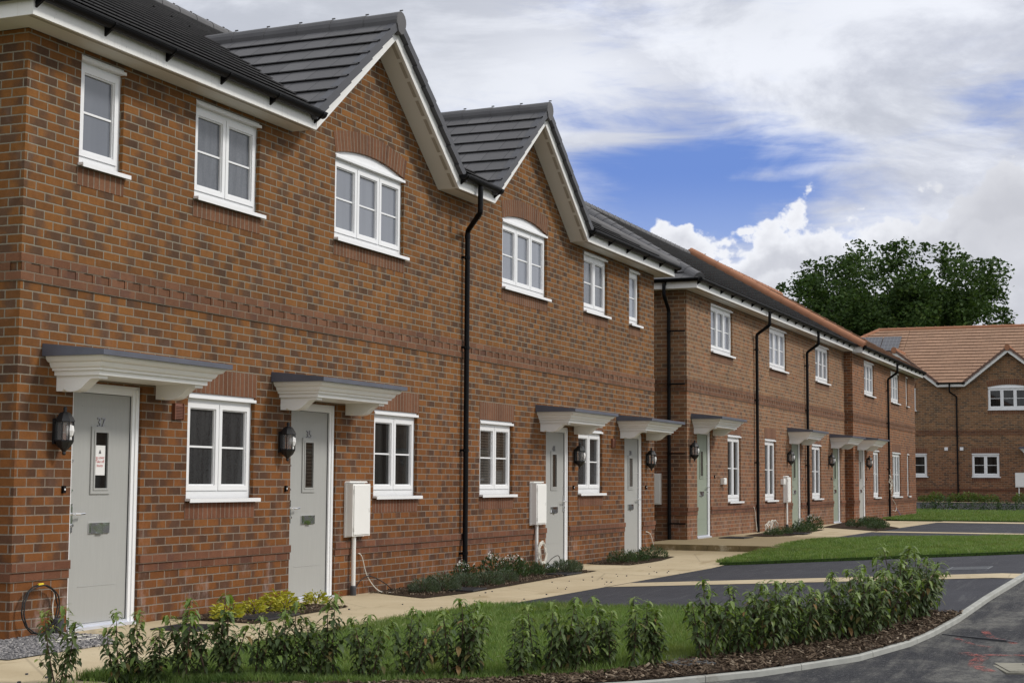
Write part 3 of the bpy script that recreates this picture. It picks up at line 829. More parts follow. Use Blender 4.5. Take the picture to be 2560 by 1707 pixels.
# far terrace, one brick forward
WIN_C = [(1.77,3.33,3.60,4.53,3,'pane_up'), (6.30,7.83,3.60,4.53,3,'pane_up'), (9.24,9.62,3.60,4.53,1,'pane_up'),
         (3.04,4.02,.66,2.0,2,'pane_dark'), (6.40,7.95,.66,2.0,3,'pane_dark'), (9.27,9.68,.66,2.0,1,'pane_dark')]
ops = [(a, b, c, d+.05) for a, b, c, d, *_ in WIN_C] + [(.80, 1.76, -.5, 2.08)]
Cc = house('brick_house', (43.95, -.225, .2), 0, 11.08, 9.2, 4.64, 'red', 'brick_c', ops, (), (), False, False,
           'far red brick terrace standing one brick forward with orange tiled roof', 'house', string=2.775, doors=[(.80, 1.76)], verge='red', rollL=True)
for i, (a, b, c, d, n, pm) in enumerate(WIN_C):
    window(Cc, a, b, c, d, n, pm); soldier(Cc, a-.02, b+.02, c-.19, c-.036)
    if i > 2: soldier(Cc, a-.02, b+.03, d+.05, d+.285)
door(Cc, .80, M['door_grey'], None, 'R', lamp=1.17, bell=1.1)
canopy(Cc, .42, 2.25)
downpipe(Cc, [(5.42,-.352,4.74), (5.42,-.352,4.45), (5.42,-.062,4.25), (5.42,-.062,.0)], [(5.42,-.062,z) for z in (3.9, 2.9, 1.5)])
# notice behind the glass of the nearest door
m = MB(); cx = 10.12+.70+.05+(.96-.155)/2-.0
m.face([(cx-.078, .047, 1.30), (cx+.06, .047, 1.30), (cx+.06, .047, 1.555), (cx-.078, .047, 1.555)], None, 0)
for i, t in enumerate(('ng cover', 'Take off', 'boots')): put_text(m, t, .036, cx-.012, .0455, 1.44-i*.034, 1)
m.prism([(cx-.03, 1.485), (cx+.005, 1.485), (cx-.0125, 1.52)], 1, .0455, .046, 2)
nt = m.build('paper_notice', [M['bulb'], M['red'], M['rubber']], None, False)
tag(nt, 'white paper notice with red lettering behind the glass of door 37', 'notice')
# loose cables along the walls
def ring_path(cx, z, rx, rz_, y, n=22, ph=0, turns=1, wob=.012):
    return [(cx+rx*cos(ph+2*pi*i/n)+random.uniform(-wob, wob), y+random.uniform(-wob, wob)*.6-.02*(i/n), z+rz_*sin(ph+2*pi*i/n)+random.uniform(-wob, wob)) for i in range(int(n*turns)+1)]
cc = empty('cable_coil', (10.42, -.07, .02), 0, 'big loop of black cable leaning on the brick corner left of door 37', 'cable coil')
m = MB(); m.tube(ring_path(0, .205, .225, .195, .03, 30, -1.2, 2.15, .006), .0062, 6); m.build('coil', M['cable_black'], cc)
m = MB(); m.tube([(-.03, .02, .40), (.03, .02, .402)], .011, 6); m.tube([(.13, .01, .035), (.16, .01, .06)], .013, 6); m.build('tape', M['yellow'], cc)
cable('white_cable', [(10.615, .0, .37), (10.63, -.02, .33), (10.60, -.03, .22), (10.61, -.05, .1), (10.66, -.08, .03), (10.55, -.3, .012), (10.2, -.45, .012), (9.95, -.5, .012), (9.85, -.40, .015), (10.1, -.52, .02), (10.4, -.62, .015), (10.65, -.55, .015), (10.6, -.42, .02), (10.3, -.4, .02), (10.15, -.55, .022), (10.4, -.58, .02), (10.58, -.5, .018), (10.45, -.36, .016), (10.2, -.4, .02)], .0052, 'cable_white', 'white cable hanging from the wall and coiled on the gravel left of door 37')
m = MB(); m.lathe([(.045, 0), (.047, .13), (.04, .14), (.02, .14)], 10.64, -.06, 12); tag(m.build('duct_stub', M['rubber']), 'grey plastic duct end upright at the wall left of door 37', 'duct')
cable('white_cable', [(15.85, .0, .46), (15.9, -.03, .42), (15.98, -.06, .2), (16.1, -.15, .03), (16.2, -.3, .01)], .006, 'cable_white', 'thin white cable curving down beside the meter box right of door 35')
cable('black_cable', [(15.70, -.05, .06), (15.8, -.07, .16), (15.98, -.09, .2), (16.25, -.12, .12), (16.4, -.16, .03)], .006, 'cable_black', 'black cable arching low beside the meter box right of door 35')
for q in range(1):
    m = MB()
    for j in range(6): m.tube(ring_path(21.18+random.uniform(-.02, .02), .26, .10+.012*j, .135+.006*j, -.10, 18, 0, 1.0), .006, 5)
    tag(m.build('cable_coil', M['cable_white']), 'white cable coil hanging behind the conduit left of door 41', 'cable coil')
cable('black_cable', [(21.42, -.06, .02), (21.5, -.1, .14), (21.7, -.14, .2), (21.85, -.12, .12), (21.88, -.1, .02)], .006, 'cable_black', 'black cable arching in front of the threshold of door 41')
cable('white_cable', [(26.25, 0, .42), (26.4, -.03, .38), (26.52, -.05, .2), (26.6, -.08, .03), (26.45, -.5, .03), (26.3, -.7, .02)], .007, 'cable_white', 'white cable from the wall at the right corner of door 39')
cable('white_cable', [(33.55, 0, .76), (33.7, -.03, .72), (33.78, -.04, .45), (33.8, -.06, .23)], .008, 'cable_white', 'white cable down the brown wall beside its first downpipe')
m = MB()
for j in range(5): m.tube(ring_path(34.2+.03*j, .26, .30, .16+.01*j, -.2-.03*j, 18, 0, 1.0, .02), .010, 5)
tag(m.build('hose_coil', M['cable_white']), 'pale hose looped round the foot of the first downpipe of the brown terrace', 'hose')
y = -.36
m = MB()
for j in range(4): m.tube(ring_path(49.05+.08*j, 1.35-.08*j, .14, .16+.03*j, y, 14, j, 1.0, .05), .008, 5)
m.tube([(49.1, y, 1.7), (49.3, y, 1.3), (49.7, y, 1.0), (49.9, y+.08, .8)], .007, 5)
tag(m.build('cable_tangle', M['cable_white']), 'tangled pale wires hanging on the last downpipe of the far red terrace', 'cable')
cable('white_cable', [(50.1, -.24, .8), (50.6, -.27, .6), (50.5, -.28, .42), (49.9, -.28, .46)], .008, 'cable_white', 'white wire loop under the middle ground window of the far red terrace')
cable('blue_cord', [(50.7, -.24, .5), (51.1, -.27, .38), (51.4, -.3, .22)], .008, 'cable_blue', 'blue cord on the wall near the end of the far red terrace', 'cord')
# ---------------------------------------------------------------- ground materials
k = NT('grass soil'); P = k.pos()
c = k.ramp(k.noise(P, 1.1, 6., .65), [(0.3, (.05,.085,.02)), (.55, (.05,.095,.02)), (.75, (.075,.12,.03))])
c = k.mix(k.sstep(k.noise(P, 40., 3.), .45, .7), c, (.025,.035,.012))
k.bump(k.noise(P, 60., 4.), .6, .03); M['lawn'] = k.fin(c, .95, .15)
k = NT('buff path'); P = k.pos(); sx = k.n('ShaderNodeSeparateXYZ', None, Vector=P)
big = k.noise(P, .9, 5., .6); sp = k.noise(P, 120., 3., .6)
c = k.ramp(big, [(.3, (.40,.32,.20)), (.5, (.47,.385,.25)), (.7, (.52,.435,.29))])
c = k.mix(k.ma('MULTIPLY', k.sstep(sp, .5, .75), .35), c, (.26,.20,.12))
st = k.sstep(k.noise(k.scaled(P, (.55, 1.6, 1.)), 1.6, 4., .55), .60, .66)
c = k.mix(k.ma('MULTIPLY', st, .45), c, (.27,.20,.10))
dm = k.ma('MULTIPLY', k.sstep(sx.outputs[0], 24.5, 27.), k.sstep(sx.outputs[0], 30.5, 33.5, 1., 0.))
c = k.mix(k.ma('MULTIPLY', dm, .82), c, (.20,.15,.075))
cr = k.n('ShaderNodeTexVoronoi', {'feature': 'DISTANCE_TO_EDGE'}, Vector=k.scaled(P, (.42, .8, 1.)), Scale=1.).outputs[0]
c = k.mix(k.ma('MULTIPLY', k.sstep(cr, .0, .010, 1., 0.), .35), c, (.16,.13,.09))
spk = k.sstep(k.noise(P, 16., 2., .4), .71, .76)
c = k.mix(k.ma('MULTIPLY', spk, .6), c, (.12,.10,.075))
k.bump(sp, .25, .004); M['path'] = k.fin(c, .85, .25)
k = NT('asphalt new'); P = k.pos()
n1 = k.noise(P, 1.4, 5., .65); n2 = k.noise(P, 160., 2., .6); n3 = k.noise(k.scaled(P, (.5, 4.5, 1.)), 2.2, 6., .75)
c = k.ramp(n1, [(.3, (.022,.022,.028)), (.7, (.036,.036,.044))])
c = k.mix(k.ma('MULTIPLY', k.sstep(n2, .55, .8), .5), c, (.12,.12,.125))
c = k.mix(k.ma('MULTIPLY', k.sstep(n3, .52, .70), .5), c, (.10,.10,.102))
k.bump(n2, .5, .006); M['asphalt'] = k.fin(c, .8, .3)
k = NT('road surface'); P = k.pos()
n1 = k.noise(k.scaled(P, (1., .75, 1.)), 1.1, 7., .66, dist=.5); n2 = k.noise(P, 42., 5., .72); n4 = k.noise(P, 9., 5., .7)
rot = k.n('ShaderNodeMapping', None, Vector=P, Rotation=(0, 0, radians(-32)), Scale=(.35, 2.4, 1.)).outputs[0]
n3 = k.noise(rot, 1.3, 6., .68, dist=.3)
f = k.ma('ADD', k.ma('MULTIPLY', n3, .6), k.ma('MULTIPLY', n1, .5))
c = k.mix(k.sstep(f, .50, .66), (.016,.016,.020), (.125,.12,.107))
c = k.mix(k.ma('MULTIPLY', k.sstep(n4, .45, .62), .55), c, (.034,.034,.037))
c = k.mix(k.ma('MULTIPLY', k.sstep(n2, .54, .68), .55), c, (.20,.195,.185))
c = k.mix(k.ma('MULTIPLY', k.sstep(n2, .48, .36), .6), c, (.018,.018,.02))
k.bump(n2, .9, .012); M['road'] = k.fin(c, .85, .3)
k = NT('mulch soil'); P = k.pos()
c = k.ramp(k.noise(P, 28., 5., .75), [(.3, (.018,.011,.007)), (.55, (.05,.032,.02)), (.8, (.11,.075,.048))])
k.bump(k.noise(P, 35., 4., .7), 1., .03); M['mulch'] = k.fin(c, .95, .15)
k = NT('bark chip'); r = k.n('ShaderNodeNewGeometry').outputs['Random Per Island']
M['chip'] = k.fin(k.ramp(r, [(0, (.04,.026,.017)), (.45, (.085,.058,.037)), (.8, (.14,.10,.066)), (.95, (.22,.17,.12)), (1, (.34,.28,.21))]), .9, .2)
k = NT('gravel'); P = k.pos()
v = k.n('ShaderNodeTexVoronoi', None, Vector=P, Scale=55.)
c = k.mix(v.outputs['Distance'], k.ramp(k.n('ShaderNodeSeparateColor', None, Color=v.outputs['Color']).outputs[0], [(0, (.17,.165,.17)), (.5, (.29,.28,.28)), (1, (.44,.42,.40))]), (.10,.098,.095))
k.bump(v.outputs['Distance'], .8, -.02); M['gravel'] = k.fin(c, .85, .3)
k = NT('edging block'); P = k.pos()
c = k.ramp(k.noise(P, 3.5, 5., .65), [(.35, (.13,.10,.05)), (.55, (.20,.15,.075)), (.68, (.42,.36,.25))])
M['edging'] = k.fin(c, .85, .25)
k = NT('red spray paint'); P = k.pos()
al = k.ma('MULTIPLY', k.sstep(k.noise(P, 11., 6., .8), .44, .58), .5)
M['spray'] = k.fin(k.mix(k.noise(P, 60., 3.), (.50,.09,.07), (.30,.12,.10)), .8, .2, Alpha=al)
k = NT('old field'); P = k.pos()
M['terrain'] = k.fin(k.ramp(k.noise(P, .25, 5.), [(.35, (.04,.07,.02)), (.65, (.08,.10,.04))]), .95, .15)
# ---------------------------------------------------------------- ground sheets
def resample(pl, n):
    L = [0]
    for a, b in zip(pl, pl[1:]): L.append(L[-1]+math.dist(a, b))
    out = []
    for i in range(n):
        t = L[-1]*i/(n-1); j = 0
        while j < len(L)-2 and L[j+1] < t: j += 1
        f = (t-L[j])/max(1e-9, L[j+1]-L[j]); a, b = pl[j], pl[j+1]
        out.append((a[0]+(b[0]-a[0])*f, a[1]+(b[1]-a[1])*f))
    return out
def loft(name, A, B, n, m, off, mat, kind='structure', same=False, skirt=0., hf=HG):
    if not same: A, B = resample(A, n), resample(B, n)
    mb = MB(); G = []
    for a, b in zip(A, B):
        G.append([(a[0]+(b[0]-a[0])*j/m, a[1]+(b[1]-a[1])*j/m) for j in range(m+1)])
    Z = lambda p: (p[0], p[1], hf(*p)+off)
    for i in range(len(G)-1):
        for j in range(m):
            mb.face([Z(G[i][j]), Z(G[i+1][j]), Z(G[i+1][j+1]), Z(G[i][j+1])])
    if skirt:
        loop = [g[0] for g in G] + [p for p in G[-1][1:]] + [g[-1] for g in G[::-1]][1:] + [p for p in G[0][::-1]][1:-1]
        for a, b in zip(loop, loop[1:]+loop[:1]):
            za, zb = Z(a), Z(b); mb.face([za, zb, (zb[0], zb[1], zb[2]-skirt), (za[0], za[1], za[2]-skirt)])
    o = mb.build(name, mat, None, True, True)
    if kind: o['kind'] = kind
    return o
xs = [-300,-150,-60,-20,-8]+[x*1.0 for x in range(-4, 76)]+[85,100,130,180,300]
ys = [-300,-150,-60,-25,-14,-9]+[-7+.5*i for i in range(15)]+[4,8,14,25,60,150,300]
mb = MB()
for x0, x1 in zip(xs, xs[1:]):
    for y0, y1 in zip(ys, ys[1:]):
        mb.face([(x, y, HG(x, y)-.17) for x, y in ((x0,y0),(x1,y0),(x1,y1),(x0,y1))])
tag(mb.build('terrain', M['terrain'], None, True, True), kind='structure')
KO = [(80,-6.98),(30,-6.95),(23.7,-6.9),(18.7,-6.87),(16.45,-6.75),(14.6,-6.68),(13.6,-6.6),(12.9,-6.52),(11.91,-6.3),(10.89,-5.83),(10.16,-5.35),(9.45,-4.75),(8.9,-4.15),(8.35,-3.4),(7.95,-2.75)]
KOB = [(80,-18),(30,-18),(23.7,-18),(18.7,-18),(16.45,-18),(14.6,-18),(13.0,-18),(11,-18),(8,-18),(3,-17),(-2,-16),(-8,-13),(-12,-10),(-14,-7),(-16,-3)]
loft('road', KO, KOB, 0, 14, -.034, M['road'], same=True)
# kerb stones
mb = MB(); ko = resample(KO[::-1], 620)
def kerb_sec(i):
    a = Vector((*ko[max(i-1, 0)], 0)); b = Vector((*ko[min(i+1, len(ko)-1)], 0)); t = (b-a).normalized(); nn = Vector((-t.y, t.x, 0))
    p = Vector((*ko[i], 0)); z = HG(p.x, p.y)
    return [(p.x+nn.x*d, p.y+nn.y*d, z+h) for d, h in ((0, -.15), (0, .002), (.008, .010), (.058, .010), (.058, -.15))]
seg = 0
for i in range(len(ko)-1):
    a, b = kerb_sec(i), kerb_sec(i+1)
    gap = (i % 8 == 7) and i < 250
    if gap: b = [tuple(Vector(q)+(Vector(p)-Vector(q))*.06) for p, q in zip(a, b)]
    for j in range(4): mb.face([a[j], b[j], b[j+1], a[j+1]])
    if gap: mb.face(b); mb.face([tuple(Vector(v)) for v in kerb_sec(i+1)])
tag(mb.build('kerb', M['concrete'], None, True), kind='structure')
ZP = lambda x, y: 0.
loft('path', [(-8, .3), (7.9, .3), (26.57, .3)], [(-8, -2.06), (7.9, -2.06), (26.57, -2.06)], 40, 4, .004, M['path'], hf=HG)
loft('path', [(-8, -2.0), (8.4, -2.0)], [(-8, -5.2), (7.45, -5.2)], 12, 6, .008, M['path'])
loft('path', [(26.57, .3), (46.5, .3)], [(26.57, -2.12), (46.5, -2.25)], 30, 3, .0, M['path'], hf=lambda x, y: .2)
# raised edge of the far path
mb = MB()
y = -2.12; i = 0
while y < .25:
    y1 = min(y+.55, .3)
    for q in range(2): mb.box(26.53, 26.60, y+.004, y1-.004, .0+q*.1, .095+q*.1 + (.008 if q else 0))
    y = y1
mb.box(26.5, 27.5, -2.2, -2.1, -.1, .19)
tag(mb.build('step_edging', M['edging']), kind='structure')
loft('parking_bay', [(14.9, -2.06), (23.85, -2.06)], [(14.9, -6.67), (16.45, -6.72), (18.7, -6.84), (23.85, -6.875)], 40, 16, .002, M['asphalt'])
loft('bay_strip', [(18.30, -2.10), (19.15, -2.10)], [(18.42, -6.80), (19.15, -6.83)], 4, 20, .007, M['path'])
loft('parking_bay', [(26.57, -2.12), (45.2, -2.26)], [(26.57, -6.85), (45.2, -6.85)], 40, 12, .001, M['asphalt'])
loft('bay_strip', [(35.25, -2.25), (36.15, -2.25)], [(35.25, -6.8), (36.15, -6.8)], 4, 14, .008, M['path'])
loft('bay_strip', [(44.9, -2.25), (46.6, -2.25)], [(45.1, -6.8), (46.6, -6.8)], 4, 14, .009, M['path'])
LAWN2 = ([(23.78, -1.98), (25.2, -2.02), (26.6, -2.08), (28.2, -2.1), (29.2, -2.4)], [(23.85, -6.72), (26, -6.75), (28, -6.78), (31, -6.8), (33.2, -6.8)])
loft('lawn', *LAWN2, 30, 20, .045, M['lawn'], skirt=.2)
LAWN3 = ([(46.6, -1.0), (47.5, -.45), (50, -.3), (56, -.25), (60.8, 1.5)], [(47.0, -6.8), (50, -6.8), (54, -6.8), (58, -6.8), (60.8, -6.8)])
loft('lawn', *LAWN3, 24, 14, .04, M['lawn'], skirt=.2)
loft('forecourt', [(60.8, 9), (60.8, -7)], [(68.4, 9), (68.4, -7)], 20, 10, .004, M['asphalt'])
loft('path', [(68.4, 9), (68.4, -7)], [(69.0, 9), (69.0, -7)], 20, 2, .012, M['path'])
loft('bed_soil', [(69.0, 9), (69.0, -7)], [(70.05, 9), (70.05, -7)], 20, 2, .006, M['mulch'])
mb = MB()
L1A = [(8.28, -2.1), (9.5, -2.03), (11.5, -2.02), (13.5, -2.02), (14.9, -2.03)]
L1B = [(8.55, -3.05), (9.0, -3.75), (9.55, -4.35), (10.2, -4.85), (10.8, -5.1), (11.5, -5.32), (12.4, -5.62), (13.3, -5.88), (14.2, -6.02), (14.9, -6.08)]
L1C = [(8.02, -2.79), (8.42, -3.42), (8.96, -4.15), (9.5, -4.74), (10.2, -5.33), (10.92, -5.81), (11.93, -6.275), (12.91, -6.49), (13.6, -6.57), (14.6, -6.65), (14.92, -6.665)]
loft('lawn', L1A, L1B, 50, 24, .012, M['lawn'])
loft('bed_soil', L1B, L1C, 50, 6, .016, M['mulch'])
def bed(name, pts, mat, off=.012):
    mb = MB(); c = (sum(p[0] for p in pts)/len(pts), sum(p[1] for p in pts)/len(pts))
    z = lambda p: (p[0], p[1], HG(*p)+off if p[0] < 26.57 else .2+off)
    for a, b in zip(pts, pts[1:]+pts[:1]): mb.face([z(a), z(b), z(c)])
    return tag(mb.build(name, mat, None, True, True), kind='structure')
bed('gravel', [(9.0, -.95), (9.95, -.92), (10.3, -.86), (10.62, -.6), (10.72, -.01), (9.0, -.01)], M['gravel'])
bed('bed_soil', [(12.2, -.95), (13.2, -.84), (14.2, -.80), (14.32, -.45), (14.3, -.01), (12.3, -.01)], M['mulch'])
bed('bed_soil', [(15.95, -.35), (15.6, -.95), (16.5, -1.04), (18, -.98), (19.4, -.9), (21.5, -.82), (21.42, -.01), (16.2, -.01)], M['mulch'])
bed('bed_soil', [(23.1, -.3), (23.15, -.75), (24.3, -.9), (25.1, -.87), (25.05, -.01), (23.2, -.01)], M['mulch'])
bed('bed_soil', [(31.2, -.9), (32, -1.22), (33.8, -1.12), (36.5, -.95), (36.5, -.35), (33.2, -.3), (31.4, -.4)], M['mulch'])
bed('bed_soil', [(36.2, -2.2), (37.2, -2.26), (39.0, -2.24), (42, -1.2), (43.7, -.5), (43.6, -.02), (38.5, -.5)], M['mulch'])
# red survey paint on the road
def splash(pts, w, off=-.029):
    mb = MB(); n = len(pts)
    for i in range(n-1):
        a, b = Vector((*pts[i], 0)), Vector((*pts[i+1], 0)); t = (b-a).normalized(); s = Vector((-t.y, t.x, 0))*w
        q = [a-s, b-s, b+s, a+s]
        mb.face([(p.x, p.y, HG(p.x, p.y)+off) for p in q])
    return tag(mb.build('paint_mark', M['spray'], None, True), kind='structure')
splash([(14.1, -6.95), (13.85, -7.0), (13.6, -7.08), (13.5, -7.2), (13.35, -7.27)], .035)
splash([(13.55, -6.78), (13.2, -6.95), (13.05, -7.12)], .025)
splash([(12.65, -6.95), (12.55, -7.05), (12.42, -7.12), (12.2, -7.1), (11.95, -7.12), (11.7, -7.25)], .05)
splash([(12.55, -7.05), (12.6, -7.2), (12.65, -7.4)], .04)
# ---------------------------------------------------------------- foliage materials
def leaf_mat(name, stops, rough=.45, trans=.25, spec=.35):
    k = NT(name)
    g = k.n('ShaderNodeNewGeometry'); r = g.outputs['Random Per Island']
    c = k.ramp(r, stops)
    P = k.obj(); nz = k.ma('MULTIPLY_ADD', k.noise(P, 9., 2.), .5, .75)
    c = k.mix(.8, c, k.n('ShaderNodeCombineColor', None, i0=nz, i1=nz, i2=nz).outputs[0], 'MULTIPLY')
    if name == 'grass blade':
        pt = k.noise(k.pos(), .75, 5., .65); pt2 = k.noise(k.pos(), 3.5, 3.)
        c = k.mix(k.ma('MULTIPLY', k.sstep(pt, .48, .68), .55), c, (.155,.165,.05))
        c = k.mix(k.ma('MULTIPLY', k.sstep(pt2, .5, .36), .5), c, (.045,.10,.022))
    tr = k.n('ShaderNodeBsdfTranslucent', None, Color=k.mix(1., c, (1.2, 1.3, .5), 'MULTIPLY'))
    mx = k.n('ShaderNodeMixShader', None, i0=trans)
    k.fin(c, rough, spec)
    k.t.links.new(k.b.outputs[0], mx.inputs[1]); k.t.links.new(tr.outputs[0], mx.inputs[2]); k.t.links.new(mx.outputs[0], k.out.inputs[0])
    return k.m
M['leaf'] = leaf_mat('dark laurel leaf', [(0, (.048,.074,.028)), (.5, (.066,.096,.035)), (.93, (.092,.124,.044)), (1, (.22,.13,.05))], .55, .22, .2)
M['leaf_y'] = leaf_mat('young laurel leaf', [(0, (.125,.19,.045)), (.6, (.165,.23,.055)), (1, (.21,.26,.075))], .4, .3)
M['stem'] = plain('brown stem', (.075,.045,.032), .8, .3, 20.)
M['grass'] = leaf_mat('grass blade', [(0, (.125,.195,.050)), (.5, (.168,.250,.066)), (.9, (.19,.26,.08)), (1, (.28,.26,.13))], .55, .3, .25)
M['yellowleaf'] = leaf_mat('golden leaf', [(0, (.36,.34,.03)), (.6, (.50,.46,.045)), (1, (.30,.33,.05))], .5, .25)
M['sageleaf'] = leaf_mat('grey green leaf', [(0, (.06,.085,.05)), (.6, (.085,.115,.07)), (1, (.13,.155,.11))], .6, .2)
M['darkleaf'] = leaf_mat('dark shrub leaf', [(0, (.03,.055,.02)), (.6, (.045,.08,.028)), (1, (.07,.11,.035))], .5, .2)
M['petal'] = plain('white petal', (.72,.70,.64), .6, .05, 9.)
M['oakleaf'] = leaf_mat('oak leaf', [(0, (.026,.050,.014)), (.5, (.040,.074,.019)), (.85, (.058,.10,.026)), (1, (.09,.135,.036))], .6, .2, .12)
M['bark'] = plain('oak bark', (.05,.042,.034), .95, .4, 3., .2, 0., .6)
def leaf(mb, base, d, up, L, w, droop=.5, mi=0, seg=3):
    # a folded, drooping leaf: two strips meeting at the midrib
    d = Vector(d).normalized(); up = Vector(up); s = d.cross(up)
    if s.length < 1e-3: s = Vector((1, 0, 0))
    s.normalize(); n = s.cross(d).normalized()
    C = []; p = Vector(base); dir_ = d.copy()
    prof = [.12, .95, .8, .04] if seg == 3 else [.12, 1., .05]
    for i in range(seg+1):
        nn = s.cross(dir_).normalized(); wv = s*(w*prof[i]*.5)
        C.append((p-wv+nn*w*.12*prof[i], p.copy(), p+wv+nn*w*.12*prof[i]))
        dir_ = (dir_-Vector((0, 0, 1))*droop/seg).normalized() if i < seg else dir_
        p = p+dir_*(L/seg)
    b0 = len(mb.v)
    for a in C: mb.v.extend([tuple(q) for q in a])
    for i in range(seg):
        for j in range(2):
            q = b0+i*3+j; mb.f.append((q, q+1, q+4, q+3)); mb.uv.append([(0, 0)]*4); mb.mi.append(mi); mb.sm.append(True)
def rdir(el0=-.3, el1=.8):
    a = random.uniform(0, 2*pi); e = random.uniform(el0, el1); return Vector((cos(a)*cos(e), sin(a)*cos(e), sin(e)))
UP = Vector((0, 0, 1))
def laurel(stems, spread):
    t = empty('laurel_shrub', (0, 0, 0)); st = MB(); lf = MB(); H0 = .48
    for q in range(stems):
        h = H0*(random.uniform(.68, .98) if q else 1.0)
        a = 2*pi*q/max(1, stems-1)+random.uniform(-.5, .5); off = spread*random.uniform(.6, 1.) if q else spread*.15
        b = Vector((cos(a)*off*.35, sin(a)*off*.35, 0)); tip = Vector((cos(a)*off*1.25, sin(a)*off*1.25, h*.95))
        bend = Vector((random.uniform(-.025, .025), random.uniform(-.025, .025), 0))
        at = lambda u: b+(tip-b)*u+bend*sin(pi*u)
        st.tube([at(u) for u in (0, .25, .5, .75, .97)], [.0055, .0045, .004, .003, .0012], 5)
        nl = int(random.uniform(48, 70)*h/H0); ph = random.uniform(0, 6)
        for i in range(nl):
            u = .04+.96*(i/(nl-1))**.8
            ph += 2.4+random.uniform(-.3, .3); el = -.05+.55*u+random.uniform(-.3, .3)
            d = Vector((cos(ph)*cos(el), sin(ph)*cos(el), sin(el))); young = u > .84
            Lf = random.uniform(.050, .080)*(1.-.42*max(0, u-.8)/.2)
            leaf(lf, at(u)+d*.008, d, UP, Lf, Lf*random.uniform(.30, .40), random.uniform(1.0, 2.0) if not young else random.uniform(.6, 1.3), 1 if (young and random.random() < .8) or random.random() < .04 else 0)
        for i in range(8):
            ph += 2.1; el = random.uniform(.0, .75); d = Vector((cos(ph)*cos(el), sin(ph)*cos(el), sin(el))); Lf = random.uniform(.05, .078)
            leaf(lf, at(.93+.07*i/7), d, UP, Lf, Lf*.36, random.uniform(1.2, 2.1), 1)
        for sg in range(3):
            u0 = random.uniform(.1, .62); p = at(u0); a2 = random.uniform(0, 2*pi)
            e = p+Vector((cos(a2)*.085, sin(a2)*.085, random.uniform(.05, .12)))
            st.tube([p, (p+e)/2+Vector((0, 0, -.008)), e], [.0035, .0025, .0015], 4)
            for i in range(6):
                q2 = p+(e-p)*(.25+.75*i/5); ph += 2.4; el = random.uniform(-.1, .6)
                d = Vector((cos(ph)*cos(el), sin(ph)*cos(el), sin(el))); Lf = random.uniform(.05, .08)
                leaf(lf, q2, d, UP, Lf, Lf*.42, random.uniform(.8, 1.7), 1 if i > 4 and random.random() < .5 else 0)
    st.build('stem', M['stem'], t); lf.build('foliage', [M['leaf'], M['leaf_y']], t, False)
    return t
ORD = 'first second third fourth fifth sixth seventh eighth ninth tenth eleventh twelfth thirteenth fourteenth fifteenth sixteenth seventeenth eighteenth nineteenth twentieth'.split()
HEDGE = [(8.15,-2.1,.43),(8.34,-2.4,.42),(8.4,-2.5,.34),(8.46,-2.6,.29),(8.53,-2.71,.48),(8.63,-2.86,.51),(8.69,-2.96,.4),(8.76,-3.08,.38),(8.82,-3.17,.42),(8.9,-3.3,.46),(8.99,-3.44,.38),(9.04,-3.51,.51),(9.13,-3.65,.39),(9.33,-3.9,.42),(9.51,-4.11,.48),(9.62,-4.22,.4),(9.84,-4.44,.37),(9.98,-4.55,.45),(10.13,-4.67,.47),(10.26,-4.76,.43),(10.4,-4.87,.47),(10.54,-4.96,.45),(10.67,-5.05,.42),(10.8,-5.12,.37),(11.29,-5.31,.52),(11.51,-5.4,.46),(11.67,-5.49,.5),(11.88,-5.59,.49),(12.04,-5.67,.45),(12.27,-5.76,.46),(12.49,-5.86,.42),(12.69,-5.93,.5),(12.88,-5.99,.51),(13.05,-6.12,.45),(13.22,-6.08,.52),(13.45,-6.2,.46),(13.72,-6.16,.54),(13.98,-6.28,.5),(14.25,-6.23,.60),(14.5,-6.33,.5),(14.7,-6.29,.52),(14.97,-6.33,.42)]
protos = [laurel(n, s) for n, s in ((3, .14), (4, .16), (2, .11), (4, .17), (5, .18), (2, .06))]
used = set(); NH = len(HEDGE)
for i, (x, y, h) in enumerate(HEDGE):
    pi_ = (5 if i in (3, 11) else (i*5+i//3) % 5)
    if x > 12.4: pi_ = (1, 3, 4)[i % 3]
    look = 'low' if h < .40 else ('tall' if h > .495 else 'young')
    lab = '%s laurel shrub by the kerb, %s from the %s end of the hedge' % (look, ORD[i] if i < 20 else ORD[NH-1-i] if NH-1-i < 20 else 'twenty-first', 'left' if i < 21 else 'right')
    if i == 20: lab = 'young laurel shrub by the kerb, twenty-first from the left end of the hedge'
    if i == 21: lab = 'young laurel shrub by the kerb, twenty-first from the right end of the hedge'
    loc = (x+random.uniform(-.04, .04), y+random.uniform(-.04, .04), HG(x, y)+.0); rz = random.uniform(0, 6.28)
    hs = h*1.17/.48; sc = (max(.95, hs*.95), max(.95, hs*.95), hs)
    p = protos[pi_]
    if pi_ in used: dup(p, loc, rz, lab, sc, 'young laurel shrubs in the hedge along the kerb').rotation_euler = (random.uniform(-.13, .13), random.uniform(-.13, .13), rz)
    else:
        used.add(pi_); p.location = loc; p.rotation_euler = (0, 0, rz); p.scale = sc; p['label'] = lab; p['group'] = 'young laurel shrubs in the hedge along the kerb'
for o in list(S.objects):
    if o.type == 'EMPTY' and o.name.startswith('laurel_shrub'): o['category'] = 'shrub'
for i, p in enumerate(protos):
    if i not in used:
        for ch in list(p.children): bpy.data.objects.remove(ch)
        bpy.data.objects.remove(p)
